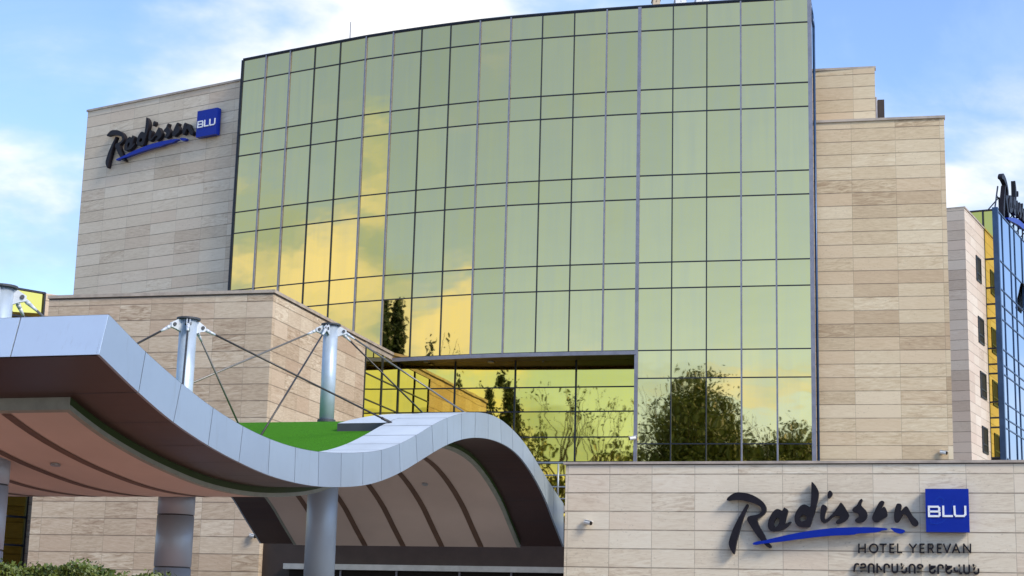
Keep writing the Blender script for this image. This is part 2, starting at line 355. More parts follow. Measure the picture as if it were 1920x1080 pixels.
for k in range(20):
    p = CP[k]; az = BEAR[min(k, 18)] if k == 0 or k == 19 else (BEAR[k-1]+BEAR[min(k, 18)])/2
    n = nrm(az); t = dirv(az); zb = 4.5 if k >= 14 else 12.86
    lt = k in LIGHTM; w = .065 if lt else .045
    if k == 14: w = .14
    if k == 19: w = .16
    cw.box(xy(p, zb)-t*w/2-n*.11, t*w, n*(.17 if lt else .15), Z(ZT-zb+.02), 1 if lt else 0)
curtain = cw.build('curtain_wall', [M['fr_dark'], M['fr_light']], hotel)
rng = random.Random(11)
def pane_pts(p, t, n, L, z0, z1):
    u_ = (rng.random()-.5)*.007; v_ = (rng.random()-.5)*.006
    g_ = .02; c = p + t*(L/2) + Z((z0+z1)/2); ha, hb = L/2-g_, (z1-z0)/2-g_
    T = t + n*u_; V_ = np.array([0, 0, 1.]) + n*v_
    return [c-T*ha-V_*hb, c+T*ha-V_*hb, c+T*ha+V_*hb, c-T*ha+V_*hb]
def pane_box(mb, P4, n):
    B4 = [q-n*.03 for q in P4]
    mb.face(P4)
    for i in range(4): j = (i+1) % 4; mb.face([P4[j], P4[i], B4[i], B4[j]])
panes.sort(key=lambda a: -((a[6]-a[5])*a[4])/(a[1][1]**2)*(1 if a[5] > 8 else .01))
rest = MB()
for i, (k, p, t, n, L, z0, z1) in enumerate(panes):
    P4 = pane_pts(p, t, n, L, z0, z1)
    if i < 92:
        mb = MB(); pane_box(mb, P4, n); mb.build('glass_panel', M['gold'], curtain)
    else: pane_box(rest, P4, n)
tag(rest.build('glass_panel', M['gold'], curtain), kind='stuff')

# body behind the glass, with parapet line
bk = [xy(p)[:2] + nrm(-22)[:2]*-.35 for p in CP]
fp = [tuple(p) for p in bk] + [(14.2, 86), (-14.5, 92)]
b = MB(); b.prism(ccw(fp[14:21] + [(4.5, 90)] ), 0, 26.9); b.prism(ccw(fp[:15] + [(4.4, 89), (-14.5, 92)]), 13.0, 26.85)
b.build('roof_block', M['dark'], hotel)
b = MB()
for k in range(19):
    p, q = CP[k], CP[k+1]; az = math.degrees(math.atan2(q[1]-p[1], q[0]-p[0])); n = nrm(az)
    b.box(xy(p, ZT+.01)-n*.35, xy(q)-xy(p), n*.42, Z(.06))
b.build('parapet_cap', M['fr_dark'], hotel)
# bent steel edge pipe down the right corner
e = CP[19]; b = MB()
P = [at_pl(1518.5, 1, e+np.array([.0, .25]), -13), at_pl(1523, 28, e+np.array([0, .25]), -13), at_pl(1525.5, 52, e+np.array([0, .25]), -13)]
bot = xy(P[-1], 4.5)
b.path([P[0], P[1], P[2], bot], .055, 10); b.build('edge_pipe', M['fr_blue'], hotel, True)
b = MB(); b.box(xy(e, 4.5)+dirv(-13)*.09-nrm(-13)*.9, dirv(-13)*.34, nrm(-13)*.25, Z(17.4)); b.build('corner_reveal', M['cap'], hotel)

# left stone wing
lw0 = at_y(452, 152, 74.2); lw1 = at_z(165, 210, lw0[2]); LWAZ = math.degrees(math.atan2(lw0[1]-lw1[1], lw0[0]-lw1[0])); LWZ = lw0[2]
nb = -nrm(LWAZ)
b = MB(); b.prism(ccw([tuple(lw1[:2]), tuple((lw0+dirv(LWAZ)*.6)[:2]), tuple((lw0+dirv(LWAZ)*.6+nb*12)[:2]), tuple((lw1+nb*12)[:2])]), 0, LWZ)
wing_l = b.build('stone_wing', M['st_left'], hotel)
b = MB(); b.box(xy(lw1, LWZ+.003)-dirv(LWAZ)*.05+nb*.3, dirv(LWAZ)*(np.linalg.norm(lw0-lw1)+.05), -nb*.36, Z(.10)); b.build('coping', M['cap'], hotel)
# corner pier between stone wing and glass
b = MB(); pp = xy(CP[0]); b.box(pp-dirv(-31)*.09+Z(12)-nrm(-31)*.9, dirv(-31)*.06, nrm(-31)*.96, Z(ZT-12)); b.build('edge_fin', M['fr_dark'], hotel)

# right stone wing and its upper tier
r0 = at_y(1770, 221.5, 63.4); r1 = at_z(1530, 231, r0[2]); RWAZ = math.degrees(math.atan2(r0[1]-r1[1], r0[0]-r1[0])); RWZ = r0[2]
tt, nn = dirv(RWAZ), nrm(RWAZ)
b = MB(); A = r1-tt*.35; Bp = r0
b.prism(ccw([tuple(A[:2]), tuple(Bp[:2]), tuple((Bp-nn*9-tt*.3)[:2]), tuple((A-nn*9)[:2])]), 0, RWZ); b.build('stone_wing', M['st_right'], hotel)
b = MB(); b.box(xy(A, RWZ+.003)-nn*.3, tt*(np.linalg.norm(Bp-A)+.04), nn*.36, Z(.10)); b.build('coping', M['cap'], hotel)
t0 = at_y(1640, 127.5, 65.0); t1 = at_z(1519, 134.3, t0[2]); TZ = t0[2]
b = MB(); b.prism(ccw([tuple(t1[:2]), tuple(t0[:2]), tuple((t0-nn*3-tt*.1)[:2]), tuple((t1-nn*3)[:2])]), RWZ-.2, TZ); b.build('upper_stone_tier', M['st_right'], hotel)
b = MB(); b.box(xy(t1, TZ+.003)-nn*.3, tt*(np.linalg.norm(t0-t1)+.04), nn*.36, Z(.09)); b.build('coping', M['cap'], hotel)

# low stone block in front
ZB = 12.98
c0 = at_z(513, 549, ZB); cl = at_z(92, 560, ZB); BAZ = -14.5; SAZ = 75.5
tb, ts = dirv(BAZ), dirv(SAZ)
lenF = np.dot(c0-cl, tb); cl = c0 - tb*lenF
st_end = c0 + ts*np.dot(at_z(668, 640, ZB)-c0, ts)
b = MB()
b.prism(ccw([tuple(cl[:2]), tuple(c0[:2]), tuple(st_end[:2]), tuple((st_end-tb*.3)[:2]), tuple((st_end-tb*.3+ts*5.0)[:2]), tuple((cl+ts*12)[:2])]), 0, ZB-.003)
b.build('stone_block', M['st_block'], hotel)
b = MB()
co = .06
b.box(xy(cl, ZB)-tb*.03-ts*co, tb*(lenF+.03+co), ts*.4, Z(.11)); 
endc = np.dot(at_z(741, 668, ZB)-c0, ts)
b.box(xy(c0, ZB)+tb*co+ts*(.4-co), -tb*.42, ts*(endc-.4+co), Z(.11))
b.box(xy(c0, ZB-.20)+tb*.0+ts*(np.dot(st_end-c0, ts)), -tb*.3, ts*(endc-np.dot(st_end-c0, ts)), Z(.197))
b.build('coping', M['cap'], hotel)
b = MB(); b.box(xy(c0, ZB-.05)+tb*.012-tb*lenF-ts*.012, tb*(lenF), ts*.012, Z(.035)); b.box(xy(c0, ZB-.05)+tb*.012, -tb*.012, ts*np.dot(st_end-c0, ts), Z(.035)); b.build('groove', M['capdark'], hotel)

# recessed glass entrance front, facing the street
rp = st_end + ts*4.35; t, n = dirv(BAZ), nrm(BAZ)
def on_r(u, v): return at_pl(u, v, rp, BAZ)
xr = [0.0]+[np.dot(on_r(u, 720)-rp, t) for u in (853, 966, 1080, 1199)]
rz = [on_r(966, v)[2] for v in (681, 727, 772.5, 820, 866, 912)] ; rz = [13.0] + rz[1:] + [rz[-1]-1.05, rz[-1]-2.1]
fr = MB()
for x in xr: fr.box(rp+t*(x-.035)-n*.1+Z(3-rp[2]) if False else xy(rp, 3)+t*(x-.035)-n*.1, t*.07, n*.14, Z(10))
for z in rz[1:]: fr.box(xy(rp, z-.025)+t*xr[0]-n*.1, t*(xr[-1]-xr[0]), n*.13, Z(.05))
rec = fr.build('recessed_glass_front', M['fr_dark'], hotel)
for x0, x1 in zip(xr[:-1], xr[1:]):
    for z1, z0 in zip(rz[:-1], rz[1:]):
        if z0 < 5.5: continue
        mb = MB(); P4 = pane_pts(xy(rp)+t*x0, t, n, x1-x0, z0, z1); pane_box(mb, P4, n); mb.build('glass_panel', M['goldr'], rec)
b = MB(); b.box(xy(rp, 0)+t*(xr[0]-.3)-n*.5, t*(xr[-1]-xr[0]+.3), n*.35, Z(13.2)); b.build('entrance_core', M['dark'], hotel)
# side glass of the recess (seen in the mirror front)
so = st_end + tb*.0; SL = 4.35
frs = MB(); sz = [12.77] + [at_pl(670, v, c0, SAZ)[2] for v in (692, 742, 790, 838)]
for x in (0.04, SL/2, SL-.03): frs.box(xy(so, 3)+ts*(x-.035)-tb*.1, ts*.07, tb*.14, Z(9.77))
for z in sz[1:]: frs.box(xy(so, z-.025)-tb*.1, ts*SL, tb*.13, Z(.05))
sw_ = frs.build('side_window', M['fr_dark'], hotel)
for x0, x1 in ((0.05, SL/2), (SL/2, SL)):
    for z1, z0 in zip(sz[:-1], sz[1:]):
        mb = MB(); pane_box(mb, pane_pts(xy(so)+ts*x0, ts, tb, x1-x0, z0, z1), tb); mb.build('side_glass_panel', M['goldr'], sw_)
# soffit under the curved front, and its pale downlight discs
sf = MB(); fpS = [tuple(CP[k]+nrm(-20)[:2]*-.02) for k in range(4, 15)] + [tuple((rp+t*(xr[-1]+.4))[:2]), tuple((rp+t*(xr[0]-.1))[:2])]
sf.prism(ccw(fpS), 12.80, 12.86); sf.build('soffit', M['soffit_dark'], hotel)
sf = MB()
for k in range(5, 14):
    p, q = CP[k], CP[k+1]; az = math.degrees(math.atan2(q[1]-p[1], q[0]-p[0])); n_ = nrm(az)
    sf.box(xy(p, 12.70)-n_*.06, xy(q)-xy(p), n_*.14, Z(.15))
sf.build('soffit_edge', M['fr_light'], hotel)
for u in (800, 920, 1020, 1140):
    p = at_z(u, 678, 12.79); b = MB(); b.tube(xy(p, 12.76), xy(p, 12.80), .13, .13, 14); b.build('downlight', M['beam'], hotel)
# right jamb of the recess
b = MB(); b.box(xy(CP[14], 3)-nrm(-14)*5.2+dirv(-14)*.0, dirv(-14)*.12, nrm(-14)*5.1, Z(9.8)); b.build('recess_jamb', M['fr_light'], hotel)
# glass link on the far left
lg = at_y(95, 552, 60.5); LGAZ = 43.; ln_ = nrm(LGAZ); lt_ = dirv(LGAZ); zl = at_pl(130, 557, lg, LGAZ)[2]
xg = np.dot(at_pl(83, 560, lg, LGAZ)-lg, lt_); xe = np.dot(at_pl(140, 560, lg, LGAZ)-lg, lt_); xs = xg-9
b = MB(); b.prism(ccw([tuple((lg+lt_*xg)[:2]), tuple((lg+lt_*(xe+2))[:2]), tuple((lg+lt_*(xe+2)-ln_*3)[:2]), tuple((lg+lt_*xg-ln_*3)[:2])]), 0, zl); b.build('stone_link', M['st_block'], hotel)
b = MB()
zz = [zl, zl-1.0, zl-2.0, zl-4.6, zl-5.6, zl-8.2, zl-9.2, 1.0]
for z in zz: b.box(xy(lg, z-.05)+lt_*xs-ln_*.05, lt_*(xg-xs), ln_*.12, Z(.07))
for i in range(8): b.box(xy(lg, 0)+lt_*(xg-.04-i*1.3)-ln_*.05, lt_*.06, ln_*.13, Z(zl))
lk = b.build('glass_link', M['fr_dark'], hotel)
for i in range(6):
    for z1, z0 in zip(zz[:-1], zz[1:]):
        mb = MB(); pane_box(mb, pane_pts(xy(lg)+lt_*(xg-1.3*(i+1)), lt_, ln_, 1.3, z0, z1), ln_); mb.build('glass_panel', M['goldr'], lk)

# roof odds and ends
b = MB(); p = at_y(656, 76, 73.5); b.tube(xy(p, 26.9), xy(p, at_y(656, 41, 73.5)[2]), .035, .02, 6); b.tube(xy(p, 26.9)-dirv(-25)*.3, xy(p, 26.9)+dirv(-25)*.3, .05, .05, 6)
tag(b.build('lightning_rod', M['fr_light']), 'thin grey lightning rod on the roof edge above the glass front', 'lightning rod')
for (u, v, dx, m_, lab) in ((1231, 3, .3, M['st_left'], 'small cream box unit on the roof edge above the glass front'), (1277, 2, .45, M['white'], 'flat white roof unit, middle of three on the roof edge'), (1318, 1, .55, M['white'], 'wide white roof unit, rightmost of three on the roof edge')):
    p = at_y(u, v, 66.5); b = MB(); b.box(xy(p, 26.9)-np.array([dx/2, 0, 0]), (dx, 0, 0), (0, .5, 0), Z(p[2]-26.9+.12)); b.tube(xy(p, p[2]), xy(p, p[2]+.35)+np.array([dx*.4, 0, 0]), .03, .03, 6)
    b.box(xy(p, p[2]+.12)-np.array([dx/2+.04, .04, 0]), (dx+.08, 0, 0), (0, .58, 0), Z(.03))
    tag(b.build('roof_unit', m_), lab, 'roof unit', 'units on the hotel roof')
p = at_y(1650, 222, 66.2); pz = at_y(1650, 187, 66.2)[2]
b = MB(); b.box(xy(p, RWZ)-np.array([.08, 0, 0]), (.26, -.05, 0), (.1, .9, 0), Z(pz-RWZ)); 
for i in range(5): b.box(xy(p, RWZ+.1+i*.15)-np.array([.10, .03, 0]), (.30, -.05, 0), (0, .03, 0), Z(.03))
for x_ in (-.15,): b.tube(xy(p, RWZ)+np.array([x_, 0, 0]), xy(p, pz+.1)+np.array([x_, 0, 0]), .05, .05, 8, mi=1)
tag(b.build('exhaust_louvre', [M['brown'], M['fr_light']]), 'narrow dark louvred exhaust box on the roof beside the upper stone tier', 'roof unit')

# ================================================================ FAR GLASS BUILDING (right edge)
far = thing('glass_building', 'blue and gold mirror glass building with pale stone side at the right edge', 'building')
q0 = at_y(1808, 390, 96.); FZ = q0[2]; WAZ = 62.8; tw_, nw_ = dirv(WAZ), nrm(WAZ); tf_, nf_ = dirv(-27.2), nrm(-27.2)
q1 = q0 + tw_*np.dot(at_pl(1857, 800, q0, WAZ)-q0, tw_)
# stone part: footprint with the narrow front strip and the long side
b = MB(); b.prism(ccw([tuple((q0-tf_*3)[:2]), tuple(q0[:2]), tuple(q1[:2]), tuple((q1-tf_*3)[:2])]), 0, FZ); b.build('stone_wall', M['st_far'], far)
b = MB(); b.box(xy(q0, FZ+.003)-tf_*3, tf_*3.05, tw_*.3, Z(.10)); b.box(xy(q0, FZ+.003)+tf_*.05+tw_*.3, tw_*(np.linalg.norm(q1-q0)-.3), -tf_*.3, Z(.1)); b.build('coping', M['cap'], far)
for (uL, vt, uR, vb) in ((1829, 478, 1839.5, 533), (1833, 592, 1845, 649), (1837, 695, 1849.5, 751), (1840.5, 798, 1852.5, 853), (1826, 372, 1835, 420)):
    if vt < 400: continue
    a = at_pl(uL, vt, q0, WAZ); c = at_pl(uR, vb, q0, WAZ); sa, sc = np.dot(a-q0, tw_), np.dot(c-q0, tw_); z1, z0 = a[2], c[2]
    fb = MB(); o_ = xy(q0)+tw_*sa
    for (x, z, w, h) in ((0, z0, sc-sa, .1), (0, z1-.1, sc-sa, .1), (0, z0, .12, z1-z0), (sc-sa-.12, z0, .12, z1-z0), (0, z0+(z1-z0)*.3, sc-sa, .08)):
        fb.box(o_+tw_*x+Z(z)-nw_*.0, tw_*w, nw_*.06, Z(h))
    w_ = fb.build('window', M['fr_dark'], far)
    fb = MB(); fb.box(o_+tw_*.05+Z(z0+.05), tw_*(sc-sa-.1), nw_*.03, Z(z1-z0-.1)); fb.build('pane', M['glassdark'], w_)
gz = at_pl(1873, 392, q1, -27.2)[2]
g0 = xy(q1) - tf_*2.2; gl = np.dot(at_pl(1875, 600, q1, -27.2)-g0, tf_); g1 = g0 + tf_*gl
b = MB(); b.prism(ccw([tuple((g0-nf_*.1)[:2]), tuple((g1-nf_*.1-tf_*.1)[:2]), tuple((g1-nf_*.1-tf_*.1+tw_*60)[:2]), tuple((g0-nf_*.1+tw_*60)[:2])]), 0, gz-.05); b.build('core', M['dark'], far)
vr = [392, 485, 539, 569.6, 596, 652.8, 682.5, 700, 753.6, 783, 801, 858]
gzs = [at_pl(1862, v, g0, -27.2)[2] for v in vr]; gzs[0] = gz
gm = MB()
for z in gzs: gm.box(xy(g0, z-.06)-nf_*.05, tf_*gl, nf_*.14, Z(.09))
gm.box(xy(g0, 0)-nf_*.05-tf_*.0+tf_*(2.2-.08), tf_*.10, nf_*.14, Z(gz))
gf = gm.build('gold_glass_front', M['fr_dark'], far)
for z1, z0 in zip(gzs[:-1], gzs[1:]):
    for x0, x1 in ((0, 2.2), (2.2, gl)):
        mb = MB(); pane_box(mb, pane_pts(xy(g0)+tf_*x0, tf_, nf_, x1-x0, z0, z1), nf_); mb.build('glass_panel', M['goldr'], gf)
gm = MB(); gm.box(xy(g1, 0)-tf_*.22-nf_*.05, tf_*.34, nf_*.25, Z(gz+.1)); gm.build('corner_post', M['fr_blue'], far)
gm = MB(); bays = []
x = 0.
while x < 40: bays.append(x); x += 1.5 if len(bays) % 2 else 2.6
for x in bays: gm.box(xy(g1, 0)+tw_*(x+.1), tw_*.08, nw_*.05, Z(gz))
for z in gzs: gm.box(xy(g1, z-.035), tw_*40, nw_*.04, Z(.07))
bf = gm.build('blue_glass_front', M['fr_blue'], far)
for x0, x1 in zip(bays[:9], bays[1:10]):
    for z1, z0 in zip(gzs[:-1], gzs[1:]):
        mb = MB(); pane_box(mb, pane_pts(xy(g1)+tw_*(x0+.16)-nw_*.0, tw_, nw_, x1-x0, z0, z1), nw_); mb.build('glass_panel', M['blueglass'], bf)
# a tilted open window on the blue side
a = at_pl(1916, 530, g1, WAZ); c = at_pl(1916, 575, g1, WAZ)
b = MB(); sa = np.dot(a-g1, tw_); b.box(xy(g1, c[2])+tw_*sa+nw_*.5, tw_*2.0, -nw_*.06+Z(0), Z(a[2]-c[2])-nw_*.42); b.build('open_window', M['glassdark'], far)

# ================================================================ SIGN WALL
G0 = at_y(1061, 866.5, 49.); GZ = G0[2]; GAZ = -17.; tg, ng = dirv(GAZ), nrm(GAZ)
wall = thing('boundary_wall', 'long pale travertine wall carrying the big hotel name sign at the lower right', 'wall')
b = MB(); b.prism(ccw([tuple(G0[:2]), tuple((G0+tg*24)[:2]), tuple((G0+tg*24-ng*.6)[:2]), tuple((G0-ng*.6)[:2])]), 0, GZ-.10)
b.build('stone_facing', M['st_sign'], wall)
b = MB(); b.box(xy(G0, GZ-.07)-tg*.06-ng*.66, tg*24.1, ng*.72, Z(.07)); b.build('coping', M['cap'], wall)
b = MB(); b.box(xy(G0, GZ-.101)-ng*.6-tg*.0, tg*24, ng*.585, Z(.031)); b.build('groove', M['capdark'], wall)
# ---- lettering, traced on the wall plane in wall metres (origin: lower-left corner of the blue square)
def gl_(u, v):
    p = at_pl(u, v, G0, GAZ); return np.array([np.dot(p-xy(G0), tg), p[2]])
SO = gl_(1737.5, 998.5)
def loc(pts, ox, oy, sc): return [tuple(gl_(ox+x/sc, oy+y/sc)-SO) for x, y in pts]
c1 = (1360, 900, 7.2); c2 = (1430, 900, 9.82); c3 = (1560, 920, 10.8); c4 = (1400, 980, 6.19); c5 = (1725, 905, 10.286); c6 = (1590, 1010, 7.68)
LET = [
 [loc([(30,262),(95,205),(170,170),(260,178),(360,200),(450,245),(520,300),(560,360),(568,410),(550,460),(500,500),(435,535),(470,630),(530,730),(580,830),(650,915),(590,925),(520,850),(440,760),(375,660),(330,590),(300,530),(335,490),(420,480),(480,460),(505,420),(490,370),(430,335),(330,300),(220,275),(130,275),(45,290)], *c1)],
 [loc([(305,325),(330,345),(280,450),(230,600),(190,750),(160,860),(140,1000),(125,1010),(75,930),(58,860),(75,790),(120,660),(190,520),(250,420)], *c1)],
 [loc([(290,540),(340,556),(380,580),(410,515),(430,520),(490,565),(465,650),(440,740),(425,820),(500,785),(545,775),(535,800),(450,890),(370,930),(300,940),(190,960),(130,920),(108,850),(120,760),(160,670),(210,590),(250,555)], *c2),
  loc([(290,690),(330,740),(320,800),(280,865),(235,870),(220,820),(235,750)], *c2)],
 [loc([(770,455),(830,470),(895,525),(905,400),(912,200),(912,50),(930,45),(1000,130),(1045,230),(1040,330),(1010,450),(975,600),(940,700),(900,830),(870,885),(820,880),(740,870),(680,870),(630,830),(600,750),(605,660),(640,580),(700,490)], *c2),
  loc([(760,640),(825,680),(820,740),(760,775),(695,755),(695,700)], *c2)],
 [loc([(1250,195),(1300,240),(1290,300),(1240,350),(1210,350),(1205,250)], *c2)],
 [loc([(1130,455),(1190,490),(1200,530),(1165,620),(1150,700),(1165,740),(1220,710),(1300,630),(1370,550)], *c2)
  + loc([(80,410),(150,310),(190,240),(230,280),(300,390),(350,480),(355,530),(310,600),(240,650),(160,682),(100,680),(88,640),(130,600),(180,575),(170,525),(100,510),(20,545)], *c3)
  + loc([(1290,700),(1200,780),(1140,805),(1095,780),(1070,700),(1080,560),(1095,480)], *c2)],
 [loc([(615,175),(635,200),(605,265),(600,310),(650,360),(710,420),(728,490),(715,560),(660,630),(580,660),(500,655),(470,610),(510,570),(560,540),(555,500),(520,460),(430,435),(425,390),(450,355),(520,310),(550,230),(590,185)], *c3)],
 [loc([(1020,210),(1070,230),(1065,270),(1012,370),(1018,378),(1052,335),(1080,335),(1110,390),(1135,480),(1120,540),(1060,570),(1000,610),(900,660),(850,630),(820,580),(830,520),(880,410),(930,310),(970,240)], *c3)],
 [loc([(1350,265),(1410,280),(1420,330),(1395,440),(1450,370),(1490,330),(1530,325),(1570,390),(1640,520),(1730,600),(1760,660),(1740,720),(1680,735),(1620,700),(1570,600),(1500,490),(1450,480),(1420,530),(1380,620),(1320,665),(1280,640),(1260,540),(1275,420),(1310,290)], *c3)],
]
SWO = [[loc([(80,240),(150,218),(210,215),(300,190),(450,155),(650,115),(850,85),(1050,65),(1300,58),(1500,60),(1640,70),(1640,90),(1570,97),(1540,115),(1450,125),(1290,130),(1250,148),(1000,155),(800,175),(550,205),(350,235),(200,248),(95,268)], *c4)],
       [loc([(1665,65),(1750,70),(1845,90),(1840,120),(1790,135),(1730,120),(1700,95)], *c4)]]
SQ = loc([(118,128),(945,125),(968,955),(130,962)], *c5)
sqw = (SQ[1][0]-SQ[0][0]+SQ[2][0]-SQ[3][0])/2; sqh = (SQ[0][1]-SQ[3][1]+SQ[1][1]-SQ[2][1])/2
def stroke(cl, w):    # outline polygons for a polyline stroke of width w: one quad per leg with mitre overlap
    out = []
    for (x0, y0), (x1, y1) in zip(cl[:-1], cl[1:]):
        d = math.hypot(x1-x0, y1-y0); dx, dy = (x1-x0)/d*w/2, (y1-y0)/d*w/2
        out.append([(x0-dx*.8-dy, y0-dy*.8+dx), (x1+dx*.8-dy, y1+dy*.8+dx), (x1+dx*.8+dy, y1+dy*.8-dx), (x0-dx*.8+dy, y0-dy*.8-dx)])
    return out
BLU = [[[(187,472),(187,655),(370,655),(391,635),(391,590),(372,566),(205,566)], [(187,474),(360,474),(385,496),(385,545),(370,560)]],
       [[(462,468),(462,652),(628,652)]], [[(675,468),(680,620),(702,650),(850,650),(880,620),(882,468)]]]
ORN = [(300,380),(340,310),(400,280),(470,320),(465,400),(380,500),(260,620),(210,700),(220,790),(330,800),(430,770),(520,690),(600,560),(650,350)]
def smooth_loop(pts, it=2):
    for _ in range(it):
        o = []
        for i in range(len(pts)):
            a, b2 = pts[i], pts[(i+1) % len(pts)]
            o += [(a[0]*.75+b2[0]*.25, a[1]*.75+b2[1]*.25), (a[0]*.25+b2[0]*.75, a[1]*.25+b2[1]*.75)]
        pts = o
    return pts
def flat_letter(name, loops, m_, parent, fr_, depth, off=0., smooth=1, bev=.0):
    cu = bpy.data.curves.new(name, 'CURVE'); cu.dimensions = '2D'; cu.fill_mode = 'BOTH'; cu.extrude = depth/2; cu.bevel_depth = bev
    for lp in loops:
        lp = smooth_loop(lp, smooth) if smooth else lp
        s_ = cu.splines.new('POLY'); s_.points.add(len(lp)-1); s_.use_cyclic_u = True
        for q, (x, y) in zip(s_.points, lp): q.co = (x, y, 0, 1)
    tmp = bpy.data.objects.new('tmp', cu); COL.objects.link(tmp)
    dg = bpy.context.evaluated_depsgraph_get(); me = bpy.data.meshes.new_from_object(tmp.evaluated_get(dg)); me.name = name
    bpy.data.objects.remove(tmp)
    org, tx, nz_, sc = fr_   # frame: origin, along, outward, scale
    mt = Matrix(((tx[0]*sc, 0, nz_[0], org[0]+nz_[0]*(off+depth/2)), (tx[1]*sc, 0, nz_[1], org[1]+nz_[1]*(off+depth/2)), (0, sc, 0, org[2]), (0, 0, 0, 1)))
    me.transform(mt); me.materials.clear(); me.materials.append(m_); me.update()
    o = bpy.data.objects.new(name, me); COL.objects.link(o); o.parent = parent
    return o
def stroke_letter(name, cls, w, m_, parent, fr_, depth, off):
    mb = MB(); org, tx, nz_, sc = fr_; k_ = 0
    for cl in cls:
        for q in stroke(cl, w):
            k_ += 1; e_ = .0012*(k_ % 5)
            P3 = [org + tx*(x*sc) + Z(y*sc) + nz_*off for x, y in q]
            ar = sum(q[i][0]*q[(i+1) % 4][1]-q[(i+1) % 4][0]*q[i][1] for i in range(4))
            if ar < 0: P3 = P3[::-1]
            T3 = [p_ + nz_*(depth+e_) for p_ in P3]
            mb.face(T3); mb.face(P3[::-1])
            for i in range(4): j = (i+1) % 4; mb.face([P3[i], P3[j], T3[j], T3[i]])
    return mb.build(name, m_, parent)
def brand_sign(label, fr_, depth=.16, off=.05, sqd=.2, detail=True):
    s_ = thing('hotel_sign', label, 'sign', 'hotel name signs')
    for lp in LET: flat_letter('letter', lp, M['black'], s_, fr_, depth, off, 1)
    for i, lp in enumerate(SWO): flat_letter('swoosh', lp, M['blue'], s_, fr_, depth*.8, off+.03+depth*.2, 1)
    org, tx, nz_, sc = fr_
    mb = MB(); mb.box(org+nz_*off, tx*(sqw*sc), nz_*sqd, Z(sqh*sc)); q = mb.build('blue_square', M['blue'], s_)
    C5 = lambda pts: [((x-124)/(945-118)*sqw, (958-y)/(958-126)*sqh) for x, y in pts]
    k = sqw/827.
    for cls in BLU: stroke_letter('letter', [C5(c) for c in cls], 38*k, M['white'], q, fr_, .025, off+sqd+.002)
    stroke_letter('ornament', [C5(ORN)], 26*k, M['bluelight'], q, fr_, .004, off+sqd)
    return s_
fr1 = (xy(G0)+tg*SO[0]+Z(SO[1]), tg, ng, 1.0)
sign1 = brand_sign('black script hotel name with blue underline and blue square on the low travertine wall', fr1)
# HOTEL YEREVAN
def c6l(pts): return [tuple(gl_(c6[0]+x/c6[2], c6[1]+y/c6[2])-SO) for x, y in pts]
sub = thing('hotel_sign_lettering', 'small black capital letters HOTEL YEREVAN with Armenian line beneath, below the blue square', 'sign lettering')
yt, ym, yb = 82, 140, 202
CH = {'H': lambda x0, x1: [[(x0, yt), (x0, yb)], [(x1, yt), (x1, yb)], [(x0, ym), (x1, ym)]],
      'O': lambda x0, x1: [[((x0+x1)/2+(x1-x0)/2*math.cos(a*math.pi/9), ym+2+60*math.sin(a*math.pi/9)) for a in range(19)]],
      'T': lambda x0, x1: [[(x0, yt), (x1, yt)], [((x0+x1)/2, yt), ((x0+x1)/2, yb)]],
      'E': lambda x0, x1: [[(x1, yt), (x0, yt), (x0, yb), (x1, yb)], [(x0, ym), (x1-6, ym)]],
      'L': lambda x0, x1: [[(x0, yt), (x0, yb), (x1, yb)]],
      'Y': lambda x0, x1: [[(x0, yt), ((x0+x1)/2, ym+5), (x1, yt)], [((x0+x1)/2, ym), ((x0+x1)/2, yb)]],
      'R': lambda x0, x1: [[(x0, yb), (x0, yt), (x1-16, yt), (x1-4, yt+18), (x1-4, yt+38), (x1-16, ym+2), (x0, ym+2)], [((x0+x1)/2, ym), (x1, yb)]],
      'V': lambda x0, x1: [[(x0, yt), ((x0+x1)/2, yb), (x1, yt)]],
      'A': lambda x0, x1: [[(x0, yb), ((x0+x1)/2, yt), (x1, yb)], [(x0+22, ym+22), (x1-22, ym+22)]],
      'N': lambda x0, x1: [[(x0, yb), (x0, yt), (x1, yb), (x1, yt)]]}
kk = abs(c6l([(100, 100)])[0][0]-c6l([(200, 100)])[0][0])/100
for ch, x0, x1 in (('H',160,250),('O',315,430),('T',465,550),('E',608,660),('L',718,775),('Y',890,985),('E',1042,1095),('R',1158,1228),('E',1292,1342),('V',1380,1475),('A',1508,1605),('N',1668,1764)):
    stroke_letter('letter', [c6l(c) for c in CH[ch](x0, x1)], 21*kk, M['black'], sub, fr1, .05, .03)
# Armenian line from the built-in font
ARM = '\u0540\u0545\u0548\u0552\u0550\u0531\u0546\u0548\u0551 \u0535\u0550\u0535\u054e\u0531\u0546'
tcu = bpy.data.curves.new('t', 'FONT'); tcu.body = ARM; tcu.size = 1; tcu.space_character = 1.08
def text_mesh(offset):
    tcu.offset = offset; tcu.extrude = 0
    tmp = bpy.data.objects.new('t', tcu); COL.objects.link(tmp); dg = bpy.context.evaluated_depsgraph_get()
    me = bpy.data.meshes.new_from_object(tmp.evaluated_get(dg)); bpy.data.objects.remove(tmp); return me
tcu.extrude = 0
tmp = bpy.data.objects.new('t', tcu); COL.objects.link(tmp)
tcu.offset = .036; tcu.extrude = .03
dg = bpy.context.evaluated_depsgraph_get(); me = bpy.data.meshes.new_from_object(tmp.evaluated_get(dg)); bpy.data.objects.remove(tmp)
co_ = np.zeros(len(me.vertices)*3); me.vertices.foreach_get('co', co_); co_ = co_.reshape(-1, 3)
mn, mxx = co_.min(0), co_.max(0)
(xa, za), (xb, zb2) = c6l([(75, 508)])[0], c6l([(1890, 368)])[0]
co_[:, 0] = xa + (co_[:, 0]-mn[0])/(mxx[0]-mn[0])*(xb-xa); co_[:, 1] = za + (co_[:, 1]-mn[1])/(mxx[1]-mn[1])*(zb2-za)
dz = (co_[:, 2]-mn[2])/(mxx[2]-mn[2])*.05+.03
